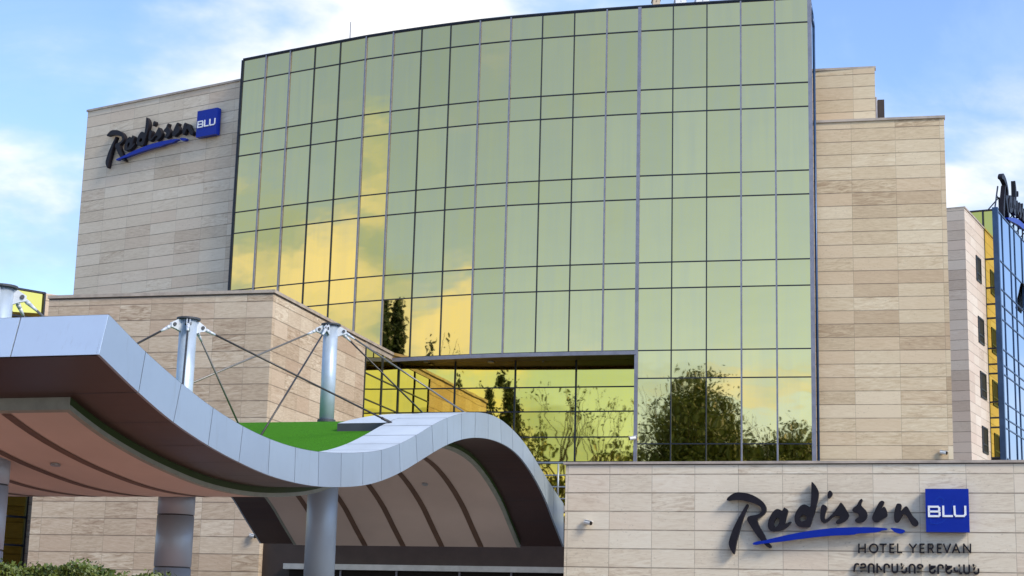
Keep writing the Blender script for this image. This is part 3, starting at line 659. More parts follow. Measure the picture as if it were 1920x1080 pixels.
out = np.array([fr1[0] + tg*x + Z(y) + ng*z for x, y, z in zip(co_[:, 0], co_[:, 1], dz)])
me.vertices.foreach_set('co', out.ravel()); me.materials.clear(); me.materials.append(M['black']); me.update()
# split the line into its letters so that each is a part of its own
def split_letters(me, xs_, name, mat_, parent):
    import bmesh
    bm = bmesh.new(); bm.from_mesh(me); bm.verts.ensure_lookup_table(); seen = set(); comps = []
    for v in bm.verts:
        if v.index in seen: continue
        st, cc = [v], []
        seen.add(v.index)
        while st:
            w = st.pop(); cc.append(w)
            for e_ in w.link_edges:
                o2 = e_.other_vert(w)
                if o2.index not in seen: seen.add(o2.index); st.append(o2)
        comps.append(cc)
    comps = [(min(np.dot(np.array(v.co), tg) for v in c), max(np.dot(np.array(v.co), tg) for v in c), c) for c in comps]
    comps.sort(key=lambda a: a[0]); groups = []
    for c in comps:
        if groups and c[0] < groups[-1][1]-.01: groups[-1] = (groups[-1][0], max(groups[-1][1], c[1]), groups[-1][2]+c[2])
        else: groups.append(c)
    for c in groups:
        idx = {v.index: i for i, v in enumerate(c[2])}
        fs = {f_ for v in c[2] for f_ in v.link_faces}
        mb = MB(); mb.v = [tuple(v.co) for v in c[2]]
        for f_ in fs:
            mb.f.append(tuple(idx[v.index] for v in f_.verts)); mb.uv.append([(0, 0)]*len(f_.verts)); mb.mi.append(0)
        mb.build(name, mat_, parent)
    bm.free()
split_letters(me, None, 'letter', M['black'], sub)
# second sign on the left wing, third on the far roof
def lwl(u, v): p = at_pl(u, v, lw0, LWAZ); return np.array([np.dot(p-xy(lw0), dirv(LWAZ)), p[2]])
s_bl = lwl(370, 262.5); s_tr = lwl(409.5, 206.5)
Rleft = min(x for x, y in LET[0][0]); lft = lwl(203, 247)
sc2 = (s_bl[0]-lft[0])/(-Rleft)
fr2 = (xy(lw0)+dirv(LWAZ)*(s_bl[0]+.22)+Z(s_bl[1]), dirv(LWAZ), nrm(LWAZ), sc2)
print('sign2 scale', sc2, 'sq h', (s_tr[1]-s_bl[1])/sqh, (s_tr[0]-s_bl[0])/sqw)
brand_sign('black script hotel name with blue underline and blue square high on the left stone wing', fr2, .22, .08, .26)
a = at_pl(1882, 408, g1, WAZ)
sa = np.dot(a-g1, tw_); top_ = at_pl(1884, 327, g1, WAZ)[2]
hR = max(y for x, y in LET[0][0]) - min(y for x, y in LET[1][0])
sc3 = (top_-a[2]+.3)/hR
org3 = xy(g1) + tw_*(sa - Rleft*sc3) + Z(top_ - max(y for x, y in LET[0][0])*sc3) - nw_*.3
s3 = brand_sign('rooftop hotel name in dark script letters above the blue glass building at the right edge', (org3, tw_, nw_, sc3), .28, .0, .35)
b = MB(); st0 = xy(g1)+tw_*(sa+.5)-nw_*.4
b.path([at_pl(1864, 391, g0, -27.2)-nf_*.2, xy(st0, a[2]+(top_-a[2])*.72)], .05, 6)
for i in range(9): b.tube(xy(g1)+tw_*(sa+.8+i*1.6)-nw_*.4+Z(gz-.1), xy(g1)+tw_*(sa+.8+i*1.6)-nw_*.4+Z(gz+1.6), .05, .05, 6)
for i in range(9): b.tube(xy(g1)+tw_*(sa+.8+i*1.6)-nw_*2.0+Z(gz-.1), xy(g1)+tw_*(sa+.8+i*1.6)-nw_*.4+Z(gz+1.6), .04, .04, 6)
b.tube(xy(g1)+tw_*(sa)-nw_*.4+Z(gz+1.5), xy(g1)+tw_*(sa+14)-nw_*.4+Z(gz+1.5), .05, .05, 6)
b.build('support_frame', M['fr_dark'], s3)

# ================================================================ CANOPY
CANOPY = thing('entrance_canopy', 'wave shaped silver entrance canopy with green turf roof and pinkish soffit', 'canopy')
E0 = np.array([1.7, 51., 0]); CP_AZ = 73.; pd = dirv(CP_AZ); ed = dirv(CP_AZ+90)
TOPC = [(-26.95,6.34),(-25.75,5.96),(-24.5,5.64),(-23.3,5.39),(-22.1,5.22),(-20.94,5.125),(-19.78,5.1),(-18.65,5.14),(-17.49,5.24),(-16.31,5.38),(-15.25,5.55),(-14.15,5.81),(-13.1,6.13),(-12.03,6.49),(-10.95,6.81),(-9.85,7.06),(-8.75,7.24),(-7.66,7.34),(-6.55,7.335),(-5.44,7.21),(-4.36,7.0),(-3.25,6.68),(-2.15,6.31),(-1.06,5.97),(.15,5.62)]
BOTC = [(-27.14,5.69),(-25.88,5.29),(-24.68,4.97),(-23.4,4.73),(-22.18,4.57),(-20.94,4.46),(-19.74,4.43),(-18.6,4.46),(-17.44,4.55),(-16.25,4.69),(-15.17,4.89),(-14.03,5.18),(-12.94,5.52),(-11.86,5.87),(-10.85,6.17),(-9.78,6.42),(-8.72,6.59),(-7.6,6.69),(-6.42,6.71),(-5.34,6.64),(-4.32,6.46),(-3.13,6.10),(-1.87,5.56),(-.95,5.02),(.26,4.33)]
WC = 10.1
def cub(tab, a):
    xs_ = [q[0] for q in tab]; ys_ = [q[1] for q in tab]
    a = min(max(a, xs_[0]), xs_[-1]); i = max(0, min(len(xs_)-2, int(np.searchsorted(xs_, a))-1))
    h = xs_[i+1]-xs_[i]; t_ = (a-xs_[i])/h
    m0 = (ys_[i+1]-ys_[max(i-1, 0)])/(xs_[i+1]-xs_[max(i-1, 0)]); m1 = (ys_[min(i+2, len(xs_)-1)]-ys_[i])/(xs_[min(i+2, len(xs_)-1)]-xs_[i])
    return (2*t_**3-3*t_**2+1)*ys_[i]+(t_**3-2*t_**2+t_)*h*m0+(-2*t_**3+3*t_**2)*ys_[i+1]+(t_**3-t_**2)*h*m1
zt = lambda a: cub(TOPC, a)
zb_ = lambda a: cub(BOTC, a)
def K(a, s, z): return E0 + pd*a + ed*s + Z(z)
NS = 96
AT = np.linspace(-26.95, .15, NS); 
def strip(mb, A_, s0, s1, zf, up=True, mi=0):
    for a0, a1 in zip(A_[:-1], A_[1:]):
        q = [K(a0, s0, zf(a0)), K(a1, s0, zf(a1)), K(a1, s1, zf(a1)), K(a0, s1, zf(a0))]
        mb.face(q if up else q[::-1], [(0, 0)]*4, mi)
# fascia: each composite panel between its joints
def fascia(side):
    n_ = len(TOPC); back = MB()
    s0 = 0. if side == 0 else WC; sg = 1 if side == 0 else -1
    for i in range(n_-1):
        ta0, ta1 = TOPC[i][0], TOPC[i+1][0]; ba0, ba1 = BOTC[i][0], BOTC[i+1][0]; mb = MB()
        for j in range(4):
            f0, f1 = j/4, (j+1)/4; g_ = .010
            ea = g_ if j == 0 else 0; eb = g_ if j == 3 else 0
            A0, A1 = ta0+(ta1-ta0)*f0+ea, ta0+(ta1-ta0)*f1-eb; B0, B1 = ba0+(ba1-ba0)*f0+ea, ba0+(ba1-ba0)*f1-eb
            q = [K(B0, s0, zb_(B0)), K(B1, s0, zb_(B1)), K(A1, s0, zt(A1)), K(A0, s0, zt(A0))]
            r = [p_+ed*sg*.05 for p_ in q]
            mb.face(q if side == 0 else q[::-1]); mb.face(r[::-1] if side == 0 else r)
            mb.face([q[3], q[2], r[2], r[3]]); mb.face([q[1], q[0], r[0], r[1]])
            if j == 0: mb.face([q[0], q[3], r[3], r[0]])
            if j == 3: mb.face([q[2], q[1], r[1], r[2]])
            q2 = [K(ba0+(ba1-ba0)*f0, s0+sg*.052, zb_(ba0+(ba1-ba0)*f0)+.01), K(ba0+(ba1-ba0)*f1, s0+sg*.052, zb_(ba0+(ba1-ba0)*f1)+.01), K(ta0+(ta1-ta0)*f1, s0+sg*.052, zt(ta0+(ta1-ta0)*f1)-.01), K(ta0+(ta1-ta0)*f0, s0+sg*.052, zt(ta0+(ta1-ta0)*f0)-.01)]
            back.face(q2)
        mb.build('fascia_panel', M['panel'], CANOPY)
    back.build('fascia_backing', M['seam'], CANOPY)
fascia(0); fascia(1)
# front end fascia (tip)
xsE = [0.0, 1.55, 3.1, 4.65, 6.2, 7.75, WC]
bk_ = MB(); bk_.face([K(-26.9, 0.05, zt(-26.95)-.01), K(-27.09, .05, 5.70), K(-27.09, WC-.05, 5.70), K(-26.9, WC-.05, zt(-26.95)-.01)]); bk_.build('fascia_backing', M['seam'], CANOPY)
for x0, x1 in zip(xsE[:-1], xsE[1:]):
    mb = MB(); q = [K(-27.14, x0+.012, 5.69), K(-26.95, x0+.012, 6.34), K(-26.95, x1-.012, 6.34), K(-27.14, x1-.012, 5.69)]
    r = [p_+pd*.045 for p_ in q]; mb.face(q[::-1]); mb.face(r)
    for i in range(4): j = (i+1) % 4; mb.face([q[i], q[j], r[j], r[i]])
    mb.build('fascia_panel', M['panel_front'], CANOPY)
# top flashing bands with seams
SB = 1.3
fl = MB(); strip(fl, AT, .0, SB, lambda a: zt(a)+.004); strip(fl, AT, WC-SB, WC, lambda a: zt(a)+.004)
strip(fl, np.linspace(-26.95, -25.6, 6), SB, WC-SB, lambda a: zt(a)+.004)
for a0, a1 in zip(AT[:-1], AT[1:]):       # inner curb faces
    for s_, sgn in ((SB, 1), (WC-SB, -1)):
        q = [K(a0, s_, zt(a0)-.32), K(a1, s_, zt(a1)-.32), K(a1, s_, zt(a1)+.004), K(a0, s_, zt(a0)+.004)]; fl.face(q if sgn < 0 else q[::-1])
sm = fl
for a, z in TOPC[1:-1]:
    for s0, s1 in ((.0, SB), (WC-SB, WC)):
        sm.face([K(a-.010, s0, zt(a-.01)+.008), K(a+.010, s0, zt(a+.01)+.008), K(a+.010, s1, zt(a+.01)+.008), K(a-.010, s1, zt(a-.01)+.008)], None, 1)
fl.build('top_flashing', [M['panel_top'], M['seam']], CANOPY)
# turf lies a little below the edge bands and flattens towards the crest
def zg(a):
    base = zt(a)-.16
    k = min(max((a+13.5)/6.0, 0), 1); return base - .04*k
tf = MB()
SG = [SB+.001] + list(np.linspace(SB+1, WC-SB-1, 7)) + [WC-SB-.001]
for a0, a1 in zip(AT[:-1], AT[1:]):
    for s0, s1 in zip(SG[:-1], SG[1:]):
        tf.face([K(a0, s0, zg(a0)), K(a1, s0, zg(a1)), K(a1, s1, zg(a1)), K(a0, s1, zg(a0))])
tf.build('turf_roof', M['turf'], CANOPY)
# raised crest platform beside the band, dark front edge
AF = None
for a in np.linspace(-13.5, -7, 200):
    d_ = K(a, SB, zt(a)) - OC; v_ = 540 - F*(np.dot(d_, CU)/np.dot(d_, _f))
    if v_ < 794.5: AF = a; break
AF = AF if AF is not None else -11.
cz = zt(AF)
pf = MB(); a_end = -6.4; sR = SB+1.25
ps = np.linspace(AF, a_end, 12)
for a0, a1 in zip(ps[:-1], ps[1:]):
    f0, f1 = (a0-AF)/(a_end-AF), (a1-AF)/(a_end-AF)
    w0, w1 = sR-(f0*1.0), sR-(f1*1.0)
    h = lambda a: cz+.02+(zt(a)-cz)*.95
    pf.face([K(a0, SB-.01, h(a0)), K(a1, SB-.01, h(a1)), K(a1, w1, h(a1)), K(a0, w0, h(a0))])
    pf.face([K(a0, w0, h(a0)), K(a1, w1, h(a1)), K(a1, w1, h(a1)-.35), K(a0, w0, h(a0)-.35)])
pf.build('crest_flashing', M['panel_top'], CANOPY)
pf = MB(); pf.box(K(AF-.02, SB+.002, cz-.42), ed*(sR-SB), pd*.05, Z(.43)); pf.build('gutter_box', M['seam'], CANOPY)
# underside: dark border, lowered inner lining with grooves
DR = .2; SI0, SI1 = 1.3, WC-1.3; AI0, AI1 = -25.75, .0
ub = MB(); AB = np.linspace(-27.1, .26, NS)
strip(ub, AB, .052, SI0+.05, zb_, False); strip(ub, AB, SI1-.05, WC-.052, zb_, False); strip(ub, np.linspace(-27.1, AI0+.1, 8), SI0, SI1, zb_, False)
bs = ub
for a in [q[0] for q in BOTC[1:-1]]:
    for s0, s1 in ((.06, SI0-.02), (SI1+.02, WC-.06)):
        bs.face([K(a-.008, s0, zb_(a-.008)-.004), K(a-.008, s1, zb_(a-.008)-.004), K(a+.008, s1, zb_(a+.008)-.004), K(a+.008, s0, zb_(a+.008)-.004)], None, 1)
ub.build('underside_border', [M['border'], M['seam']], CANOPY)
li = MB(); AL = np.linspace(AI0, AI1, NS)
strip(li, AL, SI0+.10, SI1-.10, lambda a: zb_(a)-DR, False)
li.build('soffit_lining', M['lining'], CANOPY, True)
lp = MB()
for s_, o_ in ((SI0, .10), (SI1, -.10)):
    for a0, a1 in zip(AL[:-1], AL[1:]):
        q = [K(a0, s_, zb_(a0)), K(a1, s_, zb_(a1)), K(a1, s_, zb_(a1)-DR*.6), K(a0, s_, zb_(a0)-DR*.6)]
        lp.face(q if o_ < 0 else q[::-1], None, 1)
        q = [K(a0, s_, zb_(a0)-DR*.6), K(a1, s_, zb_(a1)-DR*.6), K(a1, s_, zb_(a1)-DR), K(a0, s_, zb_(a0)-DR)]
        lp.face(q if o_ < 0 else q[::-1])
        q = [K(a0, s_, zb_(a0)-DR), K(a1, s_, zb_(a1)-DR), K(a1, s_+o_, zb_(a1)-DR-.004), K(a0, s_+o_, zb_(a0)-DR-.004)]
        lp.face(q if o_ < 0 else q[::-1])
a0 = AI0
lp.face([K(a0, SI0, zb_(a0)), K(a0, SI0, zb_(a0)-DR), K(a0, SI1, zb_(a0)-DR), K(a0, SI1, zb_(a0))])
lp.face([K(a0, SI0, zb_(a0)-DR), K(a0+.1, SI0, zb_(a0+.1)-DR-.004), K(a0+.1, SI1, zb_(a0+.1)-DR-.004), K(a0, SI1, zb_(a0)-DR)])
lp.build('soffit_lip', [M['lip'], M['greenglow']], CANOPY)
for i in range(5):
    s_ = 2.55+1.27*i; rb = MB()
    strip(rb, np.linspace(AI0+.12, AI1-.02, 60), s_-.09, s_+.09, lambda a: zb_(a)-DR-.012, False)
    rb.build('soffit_groove', M['rib'], CANOPY)
for (a, s_) in ((-3.2, 3.3), (-2.6, 7.2), (-20.5, 6.6), (-23., 3.2)):
    b = MB(); c = K(a, s_, zb_(a)-DR-.01); sl = (zb_(a+.2)-zb_(a-.2))/.4; nv = (pd*(-sl)+Z(1)); nv = nv/np.linalg.norm(nv)
    b.tube(c, c-nv*.03, .09, .09, 12); b.build('downlight', M['beam'], CANOPY)
# far end closing edge
b = MB(); b.face([K(.15, 0, zt(.15)), K(.26, 0, zb_(.26)), K(.26, WC, zb_(.26)), K(.15, WC, zt(.15))][::-1]); b.build('end_fascia', M['panel'], CANOPY)

# masts with cladding below, brackets and tie rods
def mast(a, s, ztop, ties, clr=.40, mr=.195):
    o = E0 + pd*a + ed*s; zs = zb_(a)-DR; zr = zg(a)
    c = MB(); c.tube(xy(o, 0), xy(o, 2.9), clr, clr, 40); c.tube(xy(o, 2.93), xy(o, zs-.46), clr, clr, 40); c.tube(xy(o, zs-.43), xy(o, zs+.1), clr, clr, 40)
    colm = c.build('column', M['clad'], CANOPY, False)
    for f_ in colm.data.polygons: f_.use_smooth = len(f_.vertices) == 4
    j = MB(); j.tube(xy(o, 2.9), xy(o, 2.93), clr-.02, clr-.02, 40); j.tube(xy(o, zs-.46), xy(o, zs-.43), clr-.02, clr-.02, 40); j.build('joint_ring', M['seam'], colm)
    c = MB(); c.tube(xy(o, zr-.3), xy(o, ztop-.06), mr, mr, 28); ms = c.build('mast', M['steel'], CANOPY)
    for f_ in ms.data.polygons: f_.use_smooth = len(f_.vertices) == 4
    c = MB(); c.tube(xy(o, ztop-.06), xy(o, ztop-.02), mr+.07, mr+.07, 24); c.build('cap_plate', M['seam'], ms)
    c = MB(); c.tube(xy(o, zr-.02), xy(o, zr+.05), mr+.05, mr+.05, 24); c.build('base_ring', M['seam'], ms)
    for end, cm in ties:
        end = np.array(end); dv = end - xy(o, ztop); hv = xy(dv)/np.linalg.norm(xy(dv)[:2]); sv_ = np.array([-hv[1], hv[0], 0])
        p0 = xy(o, ztop-.20)+hv*(mr+.15); dn = (end-p0)/np.linalg.norm(end-p0)
        br = MB()     # gusset plates: a wedge either side of the rod
        for w_ in (-.04, .025):
            pr = [xy(o, ztop-.08)+hv*(mr-.03), xy(o, ztop-.08)+hv*(mr+.07), p0+hv*.08+Z(.03), p0+hv*.07-Z(.07), p0-hv*.04-Z(.10), xy(o, ztop-.36)+hv*(mr-.03)]
            A_ = [q+sv_*w_ for q in pr]; B_ = [q+sv_*(w_+.02) for q in pr]
            br.face(A_); br.face(B_[::-1])
            for i in range(6): k_ = (i+1) % 6; br.face([A_[k_], A_[i], B_[i], B_[k_]])
        br.tube(p0-sv_*.07, p0+sv_*.07, .04, .04, 10, mi=1)
        brk = br.build('bracket', [M['galv'], M['seam']], ms)
        cl_ = MB(); cl_.tube(p0, p0+dn*.12, .03, .04, 10); cl_.tube(p0+dn*.12, p0+dn*.20, .045, .038, 10); cl_.tube(p0+dn*.20, p0+dn*.36, .038, .024, 10); cl_.build('clevis', M['galv'], brk, True)
        cb = MB(); cb.tube(p0+dn*.3, end, .024, .024, 8); cb.tube(end-dn*.3, end, .035, .035, 8); cb.build('tie_rod', cm, CANOPY, True)
AM = [-8.5, -16.3, -23.3]; SM = 4.4
ztops = [9.73, 8.43, 7.72]
def onK(u, v, z_of, s_guess=None):    # where a surveyed tie foot meets the roof surface
    lo, best = None, (9, None)
    for a in np.linspace(-26.5, .1, 900):
        z = z_of(a); d_ = ray(u, v)
        if d_[2] <= 0: continue
        p = at_z(u, v, z); aa = np.dot(p-E0, pd)
        if abs(aa-a) < best[0]: best = (abs(aa-a), p)
    return best[1]
def foot(a, s): return K(a, s, (zt(a) if s < SB+.05 or s > WC-SB-.05 else zg(a)))
mast(AM[0], SM-.17, ztops[0], [(foot(-6.5, .7)+Z(.0), M['cablelt']), (foot(-5.0, 1.9), M['cable']), (foot(-13.2, 4.0), M['cable']), (foot(-13.4, 9.3), M['cablelt'])])
mast(AM[1], SM-.08, ztops[1], [(foot(-11.6, 1.2), M['cable']), (foot(-13.2, 4.2), M['cablelt']), (foot(-20.4, 2.2), M['cable']), (foot(-20.6, 7.6), M['cable'])])
mast(AM[2], SM, ztops[2], [(foot(-21., 1.6), M['cablelt']), (foot(-20.6, 4.0), M['cable']), (foot(-26.2, 4.0), M['cable']), (foot(-24.5, 8.8), M['cable'])])

# ================================================================ ENTRANCE under the arch
ep = np.array([1.9, 53.6, 0]); te, ne = dirv(-17), nrm(-17)
le = np.dot(c0-ep, te)  # to block corner
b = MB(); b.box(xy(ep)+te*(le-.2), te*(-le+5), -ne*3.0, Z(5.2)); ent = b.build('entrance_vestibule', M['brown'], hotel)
zbm = at_pl(800, 1066, ep, -17)[2]
b = MB(); b.box(xy(ep, zbm-.09)+te*(le+.9)+ne*.02, te*(-le+1), ne*.3, Z(.18)); b.build('beam', M['beam'], ent)
b = MB(); b.box(xy(ep, 0)+te*(le+1.0)+ne*.003, te*(-le+1), ne*.03, Z(zbm-.1)); b.build('door_glass', M['glassdark'], ent)
for u in (640, 745, 863, 960):
    x = np.dot(at_pl(u, 1075, ep, -17)-ep, te); b = MB(); b.box(xy(ep, 0)+te*(x-.03)+ne*.034, te*.06, ne*.06, Z(zbm-.1)); b.build('door_mullion', M['fr_light'], ent)

# ================================================================ RAILING
rl = thing('terrace_railing', 'pale metal terrace railing in the gap between canopy arch and sign wall', 'railing')
yp = 54.5; P0 = at_y(1047, 870, yp)
za = [at_y(1047, v, yp)[2] for v in (868, 891, 913, 935)]
b = MB()
for k_ in range(1): pass
ta = dirv(-15)
for i, z in enumerate(za): 
    m_ = MB(); m_.tube(xy(P0, z)-ta*2.2, xy(P0, z)+ta*6, .035 if i == 0 else .022, None, 8); m_.build('rail', M['beam'], rl, True)
for x in (-1.7, 0, 1.7, 3.4, 5.1):
    m_ = MB(); m_.tube(xy(P0, za[0]-1.4)+ta*x, xy(P0, za[0])+ta*x, .03, None, 8); m_.build('post', M['beam'], rl, True)
m_ = MB(); m_.box(xy(P0, za[0]-1.6)-ta*2.6-nrm(-15)*.3, ta*9, nrm(-15)*.5, Z(.2)); m_.build('terrace_edge', M['cap'], rl)

# ================================================================ SECURITY CAMERAS
def seccam(p, n_, t_, label, s=1.0, side=1):
    o = thing('security_camera', label, 'security camera', 'security cameras on the walls'); o.location = tuple(p)
    z3 = np.zeros(3)
    b = MB(); b.tube(z3, n_*.03*s, .055*s, .055*s, 14); b.tube(n_*.03*s, n_*.10*s+t_*.02*side*s, .02*s, .02*s, 8); b.build('mount', M['camwhite'], o)
    d = (t_*side*.85 + n_*.35 - Z(.18)); d = d/np.linalg.norm(d); c = n_*.12*s+t_*.02*side*s
    b = MB(); b.tube(c-d*.08*s, c+d*.14*s, .062*s, .062*s, 16); bd = b.build('housing', M['camwhite'], o)
    b = MB(); b.tube(c+d*.141*s, c+d*.17*s, .058*s, .05*s, 16); b.build('lens', M['glassdark'], o)
    b = MB(); b.box(c-d*.10*s-np.cross(d, Z(1))*.05*s+Z(.063*s), d*.30*s, np.cross(d, Z(1))*.10*s, Z(.012*s)); b.build('sun_shield', M['camwhite'], o)
seccam(at_pl(1101, 980, G0, GAZ), ng, tg, 'small white security camera left of the script sign on the low travertine wall', 1.0)
seccam(at_pl(1766, 849, r0, RWAZ), nn, tt, 'small security camera just above the low wall, on the right stone wing', 1.1)
seccam(at_pl(474, 1005, c0, BAZ), nrm(BAZ), tb, 'small security camera on the stone block beside the canopy arch', 1.0)
seccam(at_pl(1191, 823, xy(CP[14]), -14)+nrm(-14)*.15, nrm(-14), dirv(-14), 'white security camera on the grey mullion at the right edge of the glass recess', 1.1, -1)

# ================================================================ HEDGE
def leaf_cloud(mb, pts, size, rg, flat_=.5):
    for p in pts:
        a = Vector((rg.gauss(0, 1), rg.gauss(0, 1), rg.gauss(0, 1)*flat_)).normalized(); b_ = a.orthogonal().normalized()
        b_.rotate(Matrix.Rotation(rg.random()*6.28, 3, a)); s_ = size*(.6+.8*rg.random()); c = Vector([float(q) for q in p]); d_ = b_.cross(a)
        mb.face([c-d_*s_*.5, c+b_*s_*.28, c+d_*s_*.5, c-b_*s_*.28])
hg = MB(); rg = random.Random(5); pts = []
hz = at_y(60, 1062, 23.)[2]
for i in range(34000):
    x = -9.5+rg.random()*6.0; y = 22.6+rg.random()*1.6; top = hz - (x+7.2)*.012 + .05*math.sin(x*5.1)+.035*math.sin(x*13+1) - (.10 if x > -5.6 else 0)*(x+5.6)/.8
    d = abs(rg.gauss(0, .16)); z = top - d
    if rg.random() < .04: z = top + rg.random()*.07
    if rg.random() < .55: y = 22.6 + abs(rg.gauss(0, .1)); z = top - rg.random()*1.1
    pts.append((x, y, z))
leaf_cloud(hg, pts, .062, rg, .8)
hedge = thing('hedge', 'yellow green clipped hedge along the bottom left edge below the canopy', 'hedge')
hg.build('foliage', M['hedge'], hedge)
b = MB(); b.prism(ccw([(-9.5, 22.85), (-3.7, 22.85), (-3.7, 24.1), (-9.5, 24.1)]), 0, hz-.28); b.build('branches', M['bark'], hedge)

# ================================================================ TREES BEHIND THE VIEWPOINT (they show in the mirror glass)
def limb(mb, p0, d, length, r, depth, rg, tips, spread=.6, up=.15, nseg=3, minr=.015):
    p = Vector(p0); d = Vector(d).normalized()
    for i in range(nseg):
        q = p + d*(length/nseg); r2 = r*(1-.28/nseg*1.5)
        mb.tube(p, q, r, r2, 6 if r > .06 else 4, False); p, r = q, r2
        d = (d + Vector((rg.gauss(0, .12), rg.gauss(0, .12), rg.gauss(0, .08)+up*.3))).normalized()
        if depth <= 2: tips.append(p.copy())
    if depth == 0 or r < minr: tips.append(p.copy()); return
    for k in range(rg.choice((2, 3, 3))):
        nd = (d + Vector((rg.gauss(0, spread), rg.gauss(0, spread), rg.gauss(0, spread*.5)+up))).normalized()
        limb(mb, p, nd, length*(.62+.2*rg.random()), r*.62, depth-1, rg, tips, spread, up, nseg, minr)
def broad_tree(pos, h, seed, label, leafn=10, spread=.62, size=.42, rad=.8, depth=5, lm='leaf', name='broadleaf_tree', trunk=.30, crown=None):
    lf_b = []
    rg = random.Random(seed); o = thing(name, label, 'tree', 'trees facing the hotel'); o.location = (pos[0], pos[1], 0)
    tb_ = MB(); tips = []
    H0 = h*trunk; tb_.tube((0, 0, 0), (0, 0, H0), h*.022, h*.017, 10)
    for k in range(5):
        a = k*1.257+rg.random(); limb(tb_, (0, 0, H0*(.85+.05*k)), (math.cos(a)*spread, math.sin(a)*spread, .9), h*.24, h*.0095, depth-1, rg, tips, spread*.75, .12)
    limb(tb_, (0, 0, H0), (0, 0, 1), h*.26, h*.012, depth-1, rg, tips, spread*.7, .2)
    top = max(t_.z for t_ in tips); k_ = (h-rad)/top
    me_scale = k_
    tb_.v = [(x*1.0, y*1.0, z*me_scale) for x, y, z in tb_.v]
    tb_.build('trunk', M['bark'], o)
    if crown:
        cw_, ch_, cz_, nc = crown; lf = MB(); pts = []
        for c_ in range(nc):
            a = rg.random()*6.283; e_ = math.asin(2*rg.random()-1); q = .45+.55*rg.random()**.5
            cx_, cy_, cz2 = h*cw_*q*math.cos(a)*math.cos(e_), h*cw_*q*math.sin(a)*math.cos(e_), h*(cz_+ch_*q*math.sin(e_))
            if rg.random() < .35: tb_b = MB(); tb_b.tube((0, 0, h*(cz_-.7*ch_)+.3*max(0, cz2-h*cz_)), (cx_, cy_, cz2), h*.004, h*.001, 5, False); lf_b.append(tb_b)
            rr_ = h*.032*(.6+.9*rg.random())
            for _ in range(int(150*(.5+rg.random()))): pts.append((cx_+rg.gauss(0, rr_), cy_+rg.gauss(0, rr_), cz2+rg.gauss(0, rr_*.75)))
        br_ = MB()
        for q in lf_b:
            k0 = len(br_.v); br_.v += q.v; br_.f += [tuple(i+k0 for i in f_) for f_ in q.f]; br_.uv += q.uv; br_.mi += q.mi
        br_.build('limbs', M['bark'], o)
        leaf_cloud(lf, pts, size, rg); lf.build('crown', M[lm], o)
    elif leafn:
        lf = MB(); pts = []
        for t_ in tips:
            n_ = leafn if rg.random() > .15 else leafn//3
            for _ in range(n_): pts.append((t_.x+rg.gauss(0, rad*.45), t_.y+rg.gauss(0, rad*.45), t_.z*me_scale+rg.gauss(0, rad*.42)))
        if len(pts) > 60000: pts = rg.sample(pts, 60000)
        leaf_cloud(lf, pts, size, rg); lf.build('crown', M[lm], o)
    return o
def poplar(pos, h, w, seed, label, n_=5000, size=.34):
    rg = random.Random(seed); o = thing('poplar_tree', label, 'tree', 'trees facing the hotel'); o.location = (pos[0], pos[1], 0)
    tb_ = MB(); tb_.tube((0, 0, 0), (0, 0, h*.95), h*.012, .03, 8)
    lf = MB(); pts = []
    for k in range(int(h*5)):
        z = h*(.12+.82*rg.random()); a = rg.random()*6.28; rr = w*(1-(z/h)**3)*(.55+.6*rg.random()); 
        e_ = (math.cos(a)*rr, math.sin(a)*rr, z+rr*1.6); tb_.tube((0, 0, z), e_, .05, .015, 4, False)
        m_ = int(n_/(h*5))
        for _ in range(m_):
            f_ = rg.random()**.6; pts.append((e_[0]*f_+rg.gauss(0, .22), e_[1]*f_+rg.gauss(0, .22), z+(e_[2]-z)*f_+rg.gauss(0, .5)))
    tb_.build('trunk', M['bark'], o); leaf_cloud(lf, pts, size, rg, .7); lf.build('crown', M['leaf2'], o); return o
def refl(u, vtop, plane_p, az, height):      # ground point whose mirror image tops out at (u, vtop)
    d = ray(u, vtop); k_ = (height-EYE)/d[2]; q = OC + d*k_
    n_ = nrm(az); dd = np.dot(q-xy(plane_p), n_); return (q - n_*2*dd)[:2]
def clear_of_view(p): return p[1] < -14 or (p[0] < -30 and abs(p[0]) > (p[1]+20)*.75)
pR = CP[16]
def azk(k): p, q = CP[k], CP[k+1]; return math.degrees(math.atan2(q[1]-p[1], q[0]-p[0]))
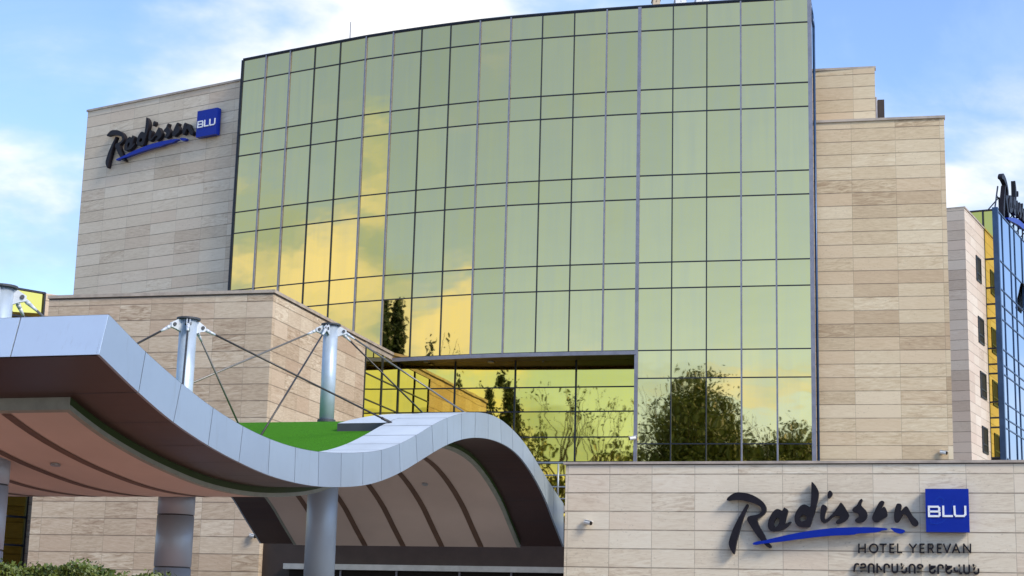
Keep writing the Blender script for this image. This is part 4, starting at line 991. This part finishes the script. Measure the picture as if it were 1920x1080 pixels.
TREES = [   # kind, u, v of the top in its reflection, facade point, bearing, seed or width factor, label, options
 ('b', 1300, 697, CP[15], azk(16), 21, 'large leafy tree facing the right side of the glass front', dict(leafn=0, rad=.02, size=.012, depth=4, crown=(.20, .26, .70, 260))),
 ('b', 1212, 800, CP[15], azk(16), 22, 'leafy tree left of the largest tree opposite the hotel', dict(leafn=45, rad=.075, size=.016)),
 ('b', 1390, 822, CP[15], azk(16), 23, 'smaller leafy tree right of the largest tree opposite the hotel', dict(leafn=40, rad=.075, size=.016)),
 ('b', 1530, 757, CP[17], azk(17), 24, 'loose leafy tree opposite the right end of the glass front', dict(leafn=0, rad=.02, size=.013, depth=4, crown=(.14, .27, .70, 90))),
 ('b', 1460, 795, CP[17], azk(17), 25, 'sparse young tree opposite the right end of the glass front', dict(leafn=14, rad=.06, size=.015)),
 ('b', 1310, 812, CP[16], azk(16), 29, 'low bushy tree in front of the largest tree opposite the hotel', dict(leafn=50, rad=.09, size=.019, trunk=.2)),
 ('p', 731, 543, CP[6], azk(6), .046, 'tallest dark poplar opposite the hotel, left of its twin', dict(n_=11000, size=.015)),
 ('p', 759, 549, CP[6], azk(6), .036, 'tall dark poplar opposite the hotel, right of its taller twin', dict(n_=9000, size=.015)),
 ('p', 803, 628, CP[7], azk(7), .028, 'small slender poplar right of the tall pair', dict(n_=2200, size=.013)),
 ('n', 850, 600, CP[8], azk(8), 31, 'bare twiggy tree opposite the middle of the glass front', dict(leafn=1, rad=.02, size=.011, spread=.45)),
 ('p', 860, 684, rp, BAZ, .030, 'slender poplar reflected at the upper left of the recess', dict(n_=2600, size=.015)),
 ('p', 914, 706, rp, BAZ, .034, 'slender poplar with a thin top reflected in the recess middle', dict(n_=2800, size=.015)),
 ('p', 950, 684, rp, BAZ, .042, 'fullest slender poplar reflected in the recess', dict(n_=4200, size=.016)),
 ('p', 973, 735, rp, BAZ, .044, 'short poplar beside the fullest slender poplar', dict(n_=3400, size=.017)),
 ('n', 1075, 705, rp, BAZ, 33, 'tall bare branching tree reflected right of the poplars', dict(leafn=2, rad=.02, size=.011, spread=.5, trunk=.15)),
 ('n', 1040, 800, rp, BAZ, 34, 'low half bare tree reflected just above the canopy end', dict(leafn=5, rad=.04, size=.022, spread=.6, trunk=.15)),
 ('n', 1160, 815, rp, BAZ, 35, 'low bushy tree reflected beside the grey mullion', dict(leafn=6, rad=.05, size=.022, spread=.6, trunk=.15)),
 ('b', 1240, 828, CP[15], azk(16), 41, 'low bush beside the leafy tree left of the largest tree', dict(leafn=50, rad=.10, size=.022, trunk=.12)),
 ('b', 1355, 832, CP[16], azk(16), 42, 'low bush between the largest tree and its right neighbour', dict(leafn=50, rad=.10, size=.022, trunk=.12)),
 ('b', 1425, 834, CP[17], azk(17), 43, 'low bush left of the sparse young tree', dict(leafn=50, rad=.10, size=.022, trunk=.12)),
 ('b', 1495, 830, CP[17], azk(17), 44, 'low bush below the loose leafy tree', dict(leafn=50, rad=.10, size=.022, trunk=.12)),
]
for kind, u, v, pp_, az, x, lab, kw in TREES:
    h = 8.0
    while not clear_of_view(refl(u, v, pp_, az, h)) and h < 45: h += .5
    if u in (731, 759): h = 30.
    pos = refl(u, v, pp_, az, h); kw = dict(kw)
    for k_ in ('rad', 'size'):
        if k_ in kw: kw[k_] *= h
    print('tree', kind, u, [round(float(q), 1) for q in pos], h)
    if kind == 'p': poplar(pos, h, x*h, int(h*10+x*700), lab, **kw)
    elif kind == 'b': broad_tree(pos, h, x, lab, **kw)
    else: broad_tree(pos, h, x, lab, name='bare_tree', **{'depth': 6, **kw})
